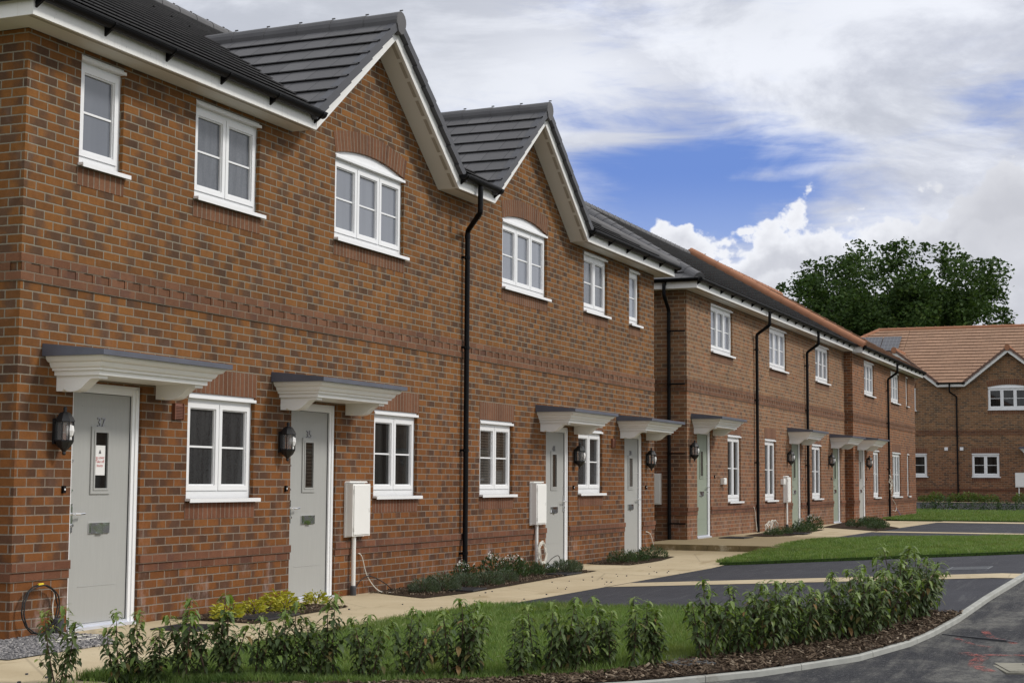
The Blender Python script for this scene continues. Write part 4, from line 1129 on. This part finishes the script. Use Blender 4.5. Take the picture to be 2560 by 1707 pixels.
# ---------------------------------------------------------------- grass and bark
def sample_between(A, B, n):
    A, B = resample(A, 60), resample(B, 60)
    for _ in range(n):
        u = random.random()*58.999; i = int(u); f = u-i; v = random.random()*1.03-.015
        a = (A[i][0]*(1-f)+A[i+1][0]*f, A[i][1]*(1-f)+A[i+1][1]*f); b = (B[i][0]*(1-f)+B[i+1][0]*f, B[i][1]*(1-f)+B[i+1][1]*f)
        yield a[0]+(b[0]-a[0])*v, a[1]+(b[1]-a[1])*v
def grass(A, B, n, h0, h1, w, off, label):
    V = []; F = []
    for x, y in sample_between(A, B, n):
        z = HG(x, y)+off; a = random.uniform(0, 2*pi); h = random.uniform(h0, h1)
        pn = .5+.5*sin(x*2.3+sin(y*3.1)*1.2)*sin(y*1.9+1.)
        h *= .75+.5*pn
        ca, sa = cos(a)*w/2, sin(a)*w/2; la = random.uniform(0, 2*pi); ln = h*random.uniform(.1, .65)
        lx, ly = cos(la)*ln, sin(la)*ln; b = len(V)
        V += [(x-ca, y-sa, z), (x+ca, y+sa, z), (x+ca*.7+lx*.35, y+sa*.7+ly*.35, z+h*.6), (x-ca*.7+lx*.35, y-sa*.7+ly*.35, z+h*.6), (x+lx, y+ly, z+h)]
        F += [(b, b+1, b+2, b+3), (b+3, b+2, b+4)]
    me = bpy.data.meshes.new('lawn_grass'); me.from_pydata(V, [], F); me.materials.append(M['grass']); me.update()
    o = bpy.data.objects.new('lawn_grass', me); COL.objects.link(o)
    return tag(o, label, 'grass', None, 'stuff')
grass(L1A, L1B, 120000, .03, .075, .006, .01, 'bright green mown grass of the lawn behind the hedge')
grass(*LAWN2, 70000, .03, .065, .010, .04, 'bright green grass of the lawn between the two parking bays')
grass(*LAWN3, 26000, .03, .07, .02, .03, 'green grass of the farthest lawn by the end of the far terrace')
grass([(7.0, -2.15), (8.15, -2.2)], [(7.4, -2.6), (8.3, -2.9)], 900, .03, .07, .006, .01, 'thin grass at the left end of the hedge')
mb = MB()
for x, y in list(sample_between(L1B, L1C, 6500)):
    z = HG(x, y)+.02+random.uniform(0, .022); a = random.uniform(0, 2*pi); L = random.uniform(.012, .05); w = random.uniform(.006, .016)
    u = Vector((cos(a), sin(a), random.uniform(-.5, .5)))*L/2; s = Vector((-sin(a), cos(a), random.uniform(-.6, .6)))*w/2; c = Vector((x, y, z)); t = Vector((0, 0, .004))
    q = [c-u-s, c+u-s, c+u+s, c-u+s]; b = len(mb.v)
    mb.v += [tuple(p) for p in q]+[tuple(p-t) for p in q]
    for f in ((0,1,2,3), (0,1,5,4), (1,2,6,5), (2,3,7,6), (3,0,4,7)):
        mb.f.append(tuple(b+i for i in f)); mb.uv.append([(0, 0)]*4); mb.mi.append(0); mb.sm.append(False)
tag(mb.build('bark_mulch', M['chip'], None, False), 'brown bark chips covering the bed under the hedge', 'bark mulch', None, 'stuff')
mb = MB()
for (xa, xb, ya, yb, n) in ((12.25, 14.25, -.82, -.05, 500), (16, 21.4, -.85, -.05, 1300), (23.2, 25, -.8, -.05, 350), (12.3, 14.2, -.8, -.05, 200)):
    for _ in range(n):
        x, y = random.uniform(xa, xb), random.uniform(ya, yb); z = .016; r = random.uniform(.006, .018); a = random.uniform(0, 3)
        mb.box(x-r, x+r*random.uniform(.5, 1), y-r*.6, y+r*.6, z-.004, z+random.uniform(.004, .014), 0, 'd')
tag(mb.build('bark_mulch', M['chip'], None, False), 'small bark and stone crumbs on the narrow beds along the front walls', 'bark mulch', None, 'stuff')
k = NT('gravel stone'); r = k.n('ShaderNodeNewGeometry').outputs['Random Per Island']
M['stone'] = k.fin(k.ramp(r, [(0, (.08,.078,.08)), (.5, (.22,.21,.21)), (.9, (.36,.34,.33)), (1, (.5,.48,.45))]), .9, .25)
mb = MB()
for _ in range(2600):
    x, y = random.uniform(9.02, 10.7), random.uniform(-.93, -.02); r = random.uniform(.006, .014)
    if x > 10.3 and y < -.86+(x-10.3)*.85: continue
    mb.box(x-r, x+r*random.uniform(.6, 1), y-r*.8, y+r*random.uniform(.5, .9), .008, .014+random.uniform(.002, .012), 0, 'd')
tag(mb.build('gravel_stone', M['stone'], None, False), 'loose grey gravel at the wall left of door 37', 'gravel', None, 'stuff')
# ---------------------------------------------------------------- shrubs in the beds
def bushlet(name, n, r, h, L, w, mat, stems=5, flowers=0, droop=.4, upright=.6, petal='petal'):
    t = empty(name, (0, 0, 0)); st = MB(); lf = MB(); fl = MB()
    for q in range(stems):
        a = 2*pi*q/stems+random.uniform(-.4, .4); e = Vector((cos(a)*r*.7, sin(a)*r*.7, h*random.uniform(.6, .95)))
        st.tube([(0, 0, 0), tuple(e*.5+Vector((0, 0, .03))), tuple(e)], [.006, .004, .002], 4)
    for i in range(n):
        a = random.uniform(0, 2*pi); rr = r*sqrt(random.random()); zz = h*random.uniform(.08, 1.)*sqrt(max(.05, 1-(rr/r)**2*.8))
        d = Vector((cos(a), sin(a), 0))*(1-upright)+Vector((random.uniform(-.3, .3), random.uniform(-.3, .3), upright+random.uniform(-.3, .2)))
        l = L*random.uniform(.7, 1.2); leaf(lf, (cos(a)*rr, sin(a)*rr, zz), d, rdir(), l, l*w, droop, 0, 2)
    for i in range(flowers):
        a = random.uniform(0, 2*pi); rr = r*random.uniform(.3, 1); zz = h*random.uniform(.75, 1.08)*sqrt(max(.3, 1-(rr/r)**2*.6))
        for q in range(7):
            c = Vector((cos(a)*rr, sin(a)*rr, zz))+Vector((random.uniform(-.022, .022), random.uniform(-.022, .022), random.uniform(-.015, .02)))
            leaf(fl, c, rdir(-.2, 1.2), rdir(), .02, .015, .2, 0, 2)
    st.build('stem', M['stem'], t); lf.build('foliage', M[mat], t, False)
    if flowers: fl.build('flower', M[petal], t, False)
    return t
def place(proto, spots, group, first=[None]):
    done = False
    for (x, y, z, s, lab) in spots:
        rz = random.uniform(0, 6.28)
        if not done:
            proto.location = (x, y, z); proto.rotation_euler = (0, 0, rz); proto.scale = (s, s, s); proto['label'] = lab; proto['group'] = group; proto['category'] = 'shrub'; done = True
        else:
            o = dup(proto, (x, y, z), rz, lab, (s, s, s*random.uniform(.9, 1.1)), group); o['category'] = 'shrub'
place(bushlet('golden_shrub', 240, .13, .17, .055, .40, 'yellowleaf', 6, 0, .5, .45),
      [(12.38, -.55, .01, 1., 'golden yellow shrub nearest door 37, leftmost of the row by the wall'), (12.98, -.45, .01, .85, 'low golden yellow shrub second from the left by the wall'),
       (13.35, -.58, .01, .9, 'golden yellow shrub third from the left, at the bed edge before door 35'), (13.72, -.28, .01, 1.15, 'tallest golden yellow shrub, in front of the left edge of door 35'), (14.2, -.42, .01, .85, 'golden yellow shrub at the right end of its bed before door 35')], 'golden shrubs in the bed between doors 37 and 35')
place(bushlet('lavender_shrub', 1000, .20, .19, .05, .20, 'sageleaf', 8, 0, .25, .6),
      [(16.28, -.62, .01, .85, 'grey-green lavender mound leftmost of the bed before the downpipe'), (16.62, -.68, .01, 1.05, 'wide grey-green lavender mound second in the bed left of the downpipe'), (17.38, -.62, .01, .85, 'small round lavender mound just left of the downpipe foot'),
       (17.85, -.72, .01, .95, 'lavender mound in front of the downpipe foot'), (18.5, -.66, .01, .85, 'lavender mound right of the downpipe below the white flowers'), (20.75, -.62, .01, 1., 'grey-green lavender mound before door 41, right end of the bed'), (21.3, -.5, .01, .8, 'small lavender mound under the threshold of door 41')], 'lavender mounds along the wall of the near terrace')
place(bushlet('flowering_shrub', 480, .19, .29, .045, .40, 'darkleaf', 7, 11, .3, .7),
      [(18.05, -.32, .01, .9, 'white-flowering shrub beside the foot of the downpipe'), (18.75, -.42, .01, 1.05, 'white-flowering shrub right of the downpipe, fullest of its bed'), (19.3, -.45, .01, 1., 'white-flowering shrub between the downpipe and the conduit'),
       (34.9, -.75, .21, .9, 'white-flowering shrub at the brown wall left of its second downpipe'), (36.1, -.8, .21, 1.1, 'white-flowering shrub at the right end of the brown terrace bed')], 'white-flowering shrubs by the walls')
place(bushlet('green_shrub', 800, .24, .19, .05, .20, 'darkleaf', 9, 0, .5, .7),
      [(19.85, -.4, .01, 1., 'wispy green shrub left of the white conduit'), (20.35, -.45, .01, .75, 'small green shrub at the foot of the white conduit'), (23.55, -.5, .01, 1., 'bushy green shrub left of door 39'), (24.1, -.55, .01, .85, 'bushy green shrub in the middle of the bed before door 39'), (24.75, -.6, .01, 1.05, 'bushy green shrub right before door 39'),
       (31.6, -.95, .21, .8, 'low green shrub left in the bed of the brown terrace'), (32.5, -.9, .21, .9, 'green shrub by the hose loop of the brown terrace'), (33.6, -.95, .21, .9, 'green shrub under the meter box of the brown terrace'), (34.4, -1., .21, 1., 'green shrub before the second sage green door'),
       (37.2, -2.0, .21, .85, 'green shrub at the front tip of the far bed'), (38.2, -1.9, .21, 1., 'green shrub near the kerb edge of the far bed'), (38.6, -1.3, .21, 1.1, 'green shrub in the middle of the far bed'), (39.8, -1.5, .21, 1.1, 'green shrub right of the middle of the far bed'), (41., -1.2, .21, 1.1, 'green shrub before the third sage green door'), (42.2, -.9, .21, 1., 'green shrub at the back of the far bed by the far red terrace')], 'green shrubs in the beds along the walls')
place(bushlet('leafy_bush', 300, .42, .62, .12, .42, 'darkleaf', 8, 0, .6, .5),
      [(60.9, .9, HG(60.9, .9), 0.58, 'leftmost dark bush in the row on the far lawn edge'), (61.0, .25, HG(61, .25), 0.65, 'second dark bush from left in the row on the far lawn edge'), (61.0, -.3, HG(61, -.3), 0.83, 'bulky dark bush third from left on the far lawn edge'), (61.0, -.95, HG(61, -.9), 0.58, 'fourth dark bush from left on the far lawn edge'),
       (61., -1.5, HG(61, -1.5), 0.61, 'fifth dark bush from left on the far lawn edge'), (61., -2.05, HG(61, -2), 0.72, 'sixth dark bush from left on the far lawn edge'), (61., -2.5, HG(61, -2.5), 0.58, 'seventh dark bush from left on the far lawn edge'), (61., -3.1, HG(61, -3), 0.76, 'eighth dark bush from left on the far lawn edge')], 'dark bushes on the far lawn edge')
place(bushlet('bed_bush', 260, .38, .45, .13, .45, 'leaf_y', 7, 0, .5, .6),
      [(69.5, 1.65, .5, 0.60, 'leftmost light green bush at the foot of the end house'), (69.5, 1.15, .5, 0.84, 'second light green bush at the foot of the end house'), (69.5, .35, .5, 0.88, 'light green bush left of the downpipe of the end house'), (69.5, -.2, .5, 0.92, 'light green bush just right of the end house downpipe'), (69.5, -.55, .5, 0.72, 'light green bush between downpipe and window of the end house'), (69.5, -1.1, .5, 0.80, 'light green bush under the window of the end house'), (69.5, -2.3, .5, 0.80, 'light green bush by the meter box of the end house')], 'light green bushes at the foot of the end house')
# ---------------------------------------------------------------- grates and covers
def grate(loc, rz, w, d, n, mat, label, name='drain_grate', cat='drain grate'):
    m = MB(); b = .022
    for (p, q, r, s) in ((-w/2, w/2, -d/2, -d/2+b), (-w/2, w/2, d/2-b, d/2), (-w/2, -w/2+b, -d/2+b, d/2-b), (w/2-b, w/2, -d/2+b, d/2-b)): m.box(p, q, r, s, 0, .012)
    for i in range(n):
        x = -w/2+b+(w-2*b)*(i+.25)/n; m.box(x, x+(w-2*b)/n*.5, -d/2+b, d/2-b, .0, .011)
    for j in range(1, 4): y = -d/2+d*j/4; m.box(-w/2+b, w/2-b, y-.008, y+.008, 0.002, .009)
    m.box(-w/2+b, w/2-b, -d/2+b, d/2-b, 0, .003)
    o = m.build(name, mat); o.location = loc; o.rotation_euler = (0, 0, rz)
    return tag(o, label, cat)
grate((11.02, -5.17, HG(11, -5.17)+.02), .75, .55, .36, 14, M['castiron'], 'bare metal drain grate at the lawn edge under the hedge')
grate((20.45, -6.08, HG(20.45, -6.08)-.004), 0, .55, .5, 9, M['castiron'], 'pale road gully grate on the near parking bay').rotation_euler = (-.052, -.012, 0)
grate((11.6, -.68, .006), .1, .55, .45, 12, M['darkgrid'], 'dark slatted mat on the path right of door 37', 'floor_grate', 'grate')
grate((12.75, -.74, .016), .1, .7, .34, 12, M['darkgrid'], 'dark slatted mat under the golden shrubs', 'floor_grate', 'grate')
grate((16.95, -.86, .016), .1, .5, .3, 10, M['darkgrid'], 'dark slatted mat before the lavender mounds left of the downpipe', 'floor_grate', 'grate')
grate((20.45, -.72, .016), .0, .6, .3, 10, M['darkgrid'], 'dark slatted mat beside the lavender before door 41', 'floor_grate', 'grate')
grate((25.3, -.9, .016), .0, .6, .32, 10, M['darkgrid'], 'dark slatted mat before the threshold of door 39', 'floor_grate', 'grate')
grate((30.2, -.55, .206), .0, .75, .5, 10, M['darkgrid'], 'dark slatted mat before the first sage green door', 'floor_grate', 'grate')
grate((33.1, -1.12, .216), .0, .7, .4, 10, M['darkgrid'], 'dark slatted mat at the front of the brown terrace bed', 'floor_grate', 'grate')
m = MB(); m.box(-.27, .27, -.2, .2, -.03, .008); m.box(-.30, .30, -.23, .23, -.03, .002)
for x in (-.16, .16): m.box(x-.03, x+.03, -.02, .02, .008, .012)
o = m.build('manhole_cover', M['cover']); o.location = (11.98, -7.50, HG(12, -7.4)-.034); o.rotation_euler = (0, 0, .3)
tag(o, 'sandy concrete manhole cover sunk in the rough road', 'manhole cover')
m = MB(); m.box(-.36, .36, -.03, .03, -.02, .003); m.box(-.30, .33, .03, .05, -.02, .012)
o = m.build('gully_slot', M['castiron']); o.data.materials[0] = M['rubber']; o.location = (13.62, -6.96, HG(13.6, -6.96)-.034); o.rotation_euler = (0, 0, 1.05)
tag(o, 'dark open slot in the road outlined with red paint', 'drain slot')
# stray stones on the path
mb = MB()
for _ in range(90):
    x, y = random.uniform(6.3, 25), random.uniform(-1.98, -.95); r = random.uniform(.004, .012)
    if random.random() < .4: x, y = random.uniform(6.3, 8.2), random.uniform(-3.6, -1.)
    mb.box(x-r, x+r, y-r*.7, y+r*.7, HG(x, y)+.003, HG(x, y)+.008+r*.8)
tag(mb.build('stone_crumb', M['rubber'], None, False), 'small dark crumbs of stone scattered over the buff path', 'stones', None, 'stuff')
# ---------------------------------------------------------------- oak beyond the end house
oak = empty('oak_tree', (93, 6.6, .5), 0, 'broad dark green oak tree rising behind the orange roof', 'tree')
br = MB(); clumps = []
def limb(p, d, L, r, depth):
    n = 4; path = [p]; rr = [r]
    for i in range(n):
        d = (d+Vector((random.uniform(-.28, .28), random.uniform(-.28, .28), random.uniform(-.12, .2)))).normalized()
        path.append(path[-1]+d*L/n); rr.append(r*(1-.5*(i+1)/n))
    br.tube(path, rr, 7 if depth < 2 else 5)
    e = path[-1]
    if depth >= 3: clumps.append(e); clumps.append(path[2]+Vector((random.uniform(-.4, .4),)*3)); return
    for q in range(3 if depth < 2 else 3):
        a = random.uniform(0, 2*pi); nd = (d*.75+Vector((cos(a), sin(a), random.uniform(-.15, .55)))*.85).normalized()
        limb(e if q else path[3], nd, L*random.uniform(.6, .8), rr[-1]*.8, depth+1)
br.tube([(0, 0, -.6), (0, 0, .4), (.05, 0, 3.2), (.1, .05, 6.)], [.85, .62, .5, .45], 12)
for q in range(7):
    a = 2*pi*q/7+.3; limb(Vector((.1, .05, 5.4+.14*q)), Vector((cos(a), sin(a), .55+.25*(q % 3))).normalized(), 3.1, .26, 0)
lf = MB()
def shell(y, x):  # crown top height over a point
    r2 = (x/6.6)**2+((y)/7.0)**2
    return r2
def in_crown(c):
    return (c.x/6.4)**2+(c.y/6.9)**2+((c.z-10.4)/4.4)**2 < 1.0
cl = [c for c in clumps if in_crown(c) or random.random() < .15]
for _ in range(150):
    a = random.uniform(0, 2*pi); t = random.uniform(-.45, .97); zz = t; rr = max(0, 1-abs(zz)**2.6)**.5; k_ = random.uniform(.74, .98)+random.choice((-.06, 0, 0, .05, .1))
    cl.append(Vector((6.3*rr*cos(a)*k_, 6.45*rr*sin(a)*k_, 10.4+4.25*zz*k_)))
for c in cl:
    R = random.choice((.45, .6, .8, 1.0, 1.25)); n = int(150*R**1.7)+30
    for _ in range(n):
        d = rdir(-1.5, 1.5)*R*random.random()**.45; d.z *= .62
        p = c+d; L = random.uniform(.13, .25)
        nn = rdir(-.2, 1.5); s = nn.cross(UP); s = s.normalized() if s.length > .05 else Vector((1, 0, 0)); t2 = nn.cross(s)
        a1 = p+s*L*.5; b1 = p+t2*L*.42; c1 = p-s*L*.5; d1 = p-t2*L*.42
        b = len(lf.v); lf.v += [tuple(a1), tuple(b1+s*L*.15), tuple(c1), tuple(d1-s*L*.1)]; lf.f.append((b, b+1, b+2, b+3)); lf.uv.append([(0, 0)]*4); lf.mi.append(0); lf.sm.append(False)
br.build('trunk', M['bark'], oak); lf.build('crown', M['oakleaf'], oak, False)
# ---------------------------------------------------------------- sky
W = bpy.data.worlds.new('World'); S.world = W; W.use_nodes = True
t = W.node_tree; t.nodes.clear()
class WN(NT):
    def __init__(s): s.t = t
k = WN()
FR = .765
out = t.nodes.new('ShaderNodeOutputWorld'); bg = t.nodes.new('ShaderNodeBackground')
sky = t.nodes.new('ShaderNodeTexSky'); sky.sky_type = 'NISHITA'; sky.sun_disc = False
SUN_EL, SUN_AZ = radians(42), radians(-68)       # azimuth measured from +X towards +Y
sky.sun_elevation = SUN_EL; sky.sun_rotation = pi/2-SUN_AZ; sky.altitude = 0; sky.air_density = 1.; sky.dust_density = .6; sky.ozone_density = 2.
D3 = k.n('ShaderNodeTexCoord').outputs['Generated']
nv = k.n('ShaderNodeVectorMath', {'operation': 'NORMALIZE'}, i0=D3).outputs[0]
s3 = k.n('ShaderNodeSeparateXYZ', None, Vector=nv)
el = k.ma('MULTIPLY', k.ma('ARCSINE', s3.outputs[2]), 180/pi)
az = k.ma('MULTIPLY', k.ma('ARCTAN2', s3.outputs[1], s3.outputs[0]), 180/pi)
def gauss(a0, e0, wa, we, tilt=0.):
    da = k.ma('SUBTRACT', az, a0); de = k.ma('SUBTRACT', k.ma('SUBTRACT', el, e0), k.ma('MULTIPLY', da, tilt))
    q = k.ma('ADD', k.ma('POWER', k.ma('ABSOLUTE', k.ma('DIVIDE', da, wa)), 2.), k.ma('POWER', k.ma('ABSOLUTE', k.ma('DIVIDE', de, we)), 2.))
    return k.ma('EXPONENT', k.ma('MULTIPLY', q, -1.))
AE = k.n('ShaderNodeCombineXYZ', None, X=az, Y=el).outputs[0]
st = k.n('ShaderNodeMapping', None, Vector=AE, Scale=(.075, .26, 1.), Rotation=(0, 0, .12)).outputs[0]
wisp = k.noise(st, 1.7, 8., .58, dist=.7)
soft = k.noise(k.n('ShaderNodeMapping', None, Vector=AE, Scale=(.10, .22, 1.), Location=(2.3, .7, 0)).outputs[0], 1., 9., .62, dist=.5)
hole = k.ma('ADD', gauss(16.2, 11.45, 5.4, 1.8, -.02), k.ma('MULTIPLY', gauss(16.5, 9.2, 5.6, 1.9, .0), .95))
hole = k.ma('ADD', hole, k.ma('MULTIPLY', gauss(5.4, 13.8, 2.2, 1.9), .30))
hole = k.ma('ADD', hole, k.ma('MULTIPLY', gauss(25., 12.5, 3.5, 1.3), .4))
band = k.ma('ADD', gauss(18.6, 12.35, 3.2, .34, -.02), k.ma('MULTIPLY', gauss(13.6, 10.9, 2.6, .28, -.06), .7))
fine = k.noise(k.n('ShaderNodeMapping', None, Vector=AE, Scale=(.16, .9, 1.), Rotation=(0, 0, .1)).outputs[0], 1.6, 8., .6, dist=.9)
cov = k.ma('ADD', k.ma('SUBTRACT', 1.02, k.ma('MULTIPLY', hole, 1.15)), k.ma('MULTIPLY', k.ma('SUBTRACT', wisp, .5), 1.9))
cov = k.ma('ADD', cov, k.ma('MULTIPLY', band, .62))
cov = k.ma('ADD', cov, k.ma('MULTIPLY', k.ma('SUBTRACT', fine, .5), .85))
cov = k.sstep(cov, -.22, .92)
bright = k.sstep(soft, .36, .60)
# high cloud: white with soft grey parts
bright = k.ma('MAXIMUM', bright, k.ma('MULTIPLY', gauss(21., 14.4, 4.6, 2.0, .08), k.sstep(soft, .2, .5)))
high = k.mix(bright, (4.9, 5.15, 5.95), (7.7, 7.95, 8.6))
grey = k.ma('ADD', k.ma('MULTIPLY', gauss(27.5, 15.2, 5., 3.2), .85), k.ma('MULTIPLY', gauss(9.5, 12.8, 3.2, 1.4), .45))
grey = k.ma('ADD', grey, k.ma('MULTIPLY', gauss(14., 16.5, 2.6, 1.0), .45))
grey = k.ma('ADD', grey, k.ma('MULTIPLY', gauss(36., 17, 7., 3.), .6), None, True)
high = k.mix(k.ma('MULTIPLY', grey, k.sstep(soft, .3, .62, 1., .45)), high, (4.7, 4.95, 5.5))
blue = k.mix(1., sky.outputs[0], (.62, .78, 1.45), 'MULTIPLY')
blue = k.mix(.85, blue, (1.45, 2.45, 5.6))
blue = k.mix(k.sstep(el, 8.2, 11.2, .5, 0.), blue, (3.6, 4.6, 7.2))
base = k.mix(cov, blue, high)
# cumulus bank low on the right
def bill(sc, dt, seed):
    return k.noise(k.n('ShaderNodeMapping', None, Vector=AE, Scale=(sc, sc*1.15, 1.), Location=(seed, 1.7*seed, 0)).outputs[0], 1., dt, .52)
b1 = bill(.5, 5., 3.1); b2 = bill(1.2, 4., 7.7)
bil = k.ma('ADD', k.ma('MULTIPLY', k.ma('SUBTRACT', b1, .5), 5.0), k.ma('MULTIPLY', k.ma('SUBTRACT', b2, .5), 1.7))
topc = k.ma('ADD', k.ma('ADD', 8.6, k.ma('MULTIPLY', gauss(12.4, 0, 1.9, 1e4), .75)), k.ma('MULTIPLY', gauss(5.0, 0, 3.4, 1e4), 2.4))
topc = k.ma('SUBTRACT', topc, k.ma('MULTIPLY', k.sstep(az, 17.6, 19.5), 3.2))
hgt = k.ma('SUBTRACT', k.ma('ADD', topc, bil), el)
cum = k.sstep(hgt, -.16, .22)
rim = k.sstep(hgt, .0, 1.9, 1., 0.)
b3 = bill(.62, 6., 11.3)
h2 = k.ma('SUBTRACT', k.ma('ADD', k.ma('SUBTRACT', topc, 1.9), k.ma('ADD', k.ma('MULTIPLY', k.ma('SUBTRACT', b3, .5), 5.5), k.ma('MULTIPLY', k.ma('SUBTRACT', b2, .5), 1.5))), el)
c1 = k.mix(rim, (5.3, 5.45, 6.0), (8.0, 8.15, 8.6))
c2 = k.mix(k.sstep(h2, .0, 2.6, 1., 0.), (5.2, 5.35, 5.85), (7.1, 7.25, 7.7))
ccol = k.mix(k.ma('MULTIPLY', k.sstep(h2, -.3, .5), .8), c1, c2)
ccol = k.mix(k.ma('MULTIPLY', gauss(5.5, 9.5, 3.0, 2.2), .8), ccol, (5.0, 5.1, 5.55))
ccol = k.mix(k.ma('MULTIPLY', k.ma('SUBTRACT', b2, .4), .5, None, True), ccol, (6.6, 6.7, 7.2))
ccol = k.mix(k.sstep(el, 3.5, 6.5, .6, 0.), ccol, (6.8, 6.9, 7.3))
front = k.ma('MULTIPLY', k.sstep(az, 24, 21, 0., 1.), k.sstep(az, -60, -40, 0., 1.))
allc = k.mix(k.ma('MULTIPLY', cum, front), base, ccol)
# the rest of the sky overhead and behind: bright broken overcast
ov = k.noise(k.scaled(nv, (2.2, 2.2, 3.2)), 1., 5., .55)
over = k.mix(k.sstep(ov, .35, .65), (4.2, 4.5, 5.1), (7.9, 8.0, 8.3))
awf = k.ma('MAXIMUM', k.sstep(el, 19, 32), k.sstep(k.ma('ABSOLUTE', k.ma('SUBTRACT', az, 22.)), 32, 55))
allc = k.mix(1., allc, (FR, FR, FR), 'MULTIPLY')
allc = k.mix(awf, allc, over)
allc = k.mix(k.sstep(el, -2.5, -.2, 1., 0.), allc, (1.6, 1.6, 1.5))
t.links.new(allc, bg.inputs[0]); bg.inputs[1].default_value = .1
t.links.new(bg.outputs[0], out.inputs[0])
sun = bpy.data.lights.new('sun', 'SUN'); sun.energy = 1.5; sun.angle = radians(10); sun.color = (1., .96, .90)
so = bpy.data.objects.new('sun', sun); COL.objects.link(so)
sd = Vector((cos(SUN_AZ)*cos(SUN_EL), sin(SUN_AZ)*cos(SUN_EL), sin(SUN_EL)))
so.rotation_euler = sd.to_track_quat('Z', 'Y').to_euler(); so.location = (20, -20, 30)
# ---------------------------------------------------------------- camera
f_px, yaw, pitch, roll_, dist = 3973.48671, .398241367, .0875373813, .00588238561, 8.52969171
fv = Vector((cos(pitch)*cos(yaw), cos(pitch)*sin(yaw), sin(pitch))); rv = Vector((sin(yaw), -cos(yaw), 0)); uv_ = rv.cross(fv)
r2 = cos(roll_)*rv+sin(roll_)*uv_; u2 = -sin(roll_)*rv+cos(roll_)*uv_
cam = bpy.data.cameras.new('camera'); cam.sensor_width = 36; cam.lens = f_px/2560*36; cam.clip_end = 2000; cam.clip_start = .1
co = bpy.data.objects.new('camera', cam); COL.objects.link(co)
co.matrix_world = Matrix(((r2.x, u2.x, -fv.x, 0), (r2.y, u2.y, -fv.y, -dist), (r2.z, u2.z, -fv.z, 1.27), (0, 0, 0, 1)))
S.camera = co
S.view_settings.view_transform = 'Standard'; S.view_settings.look = 'None'; S.view_settings.exposure = .58; S.view_settings.gamma = 1.
S.cycles.max_bounces = 6; S.cycles.transparent_max_bounces = 6; S.cycles.use_denoising = True
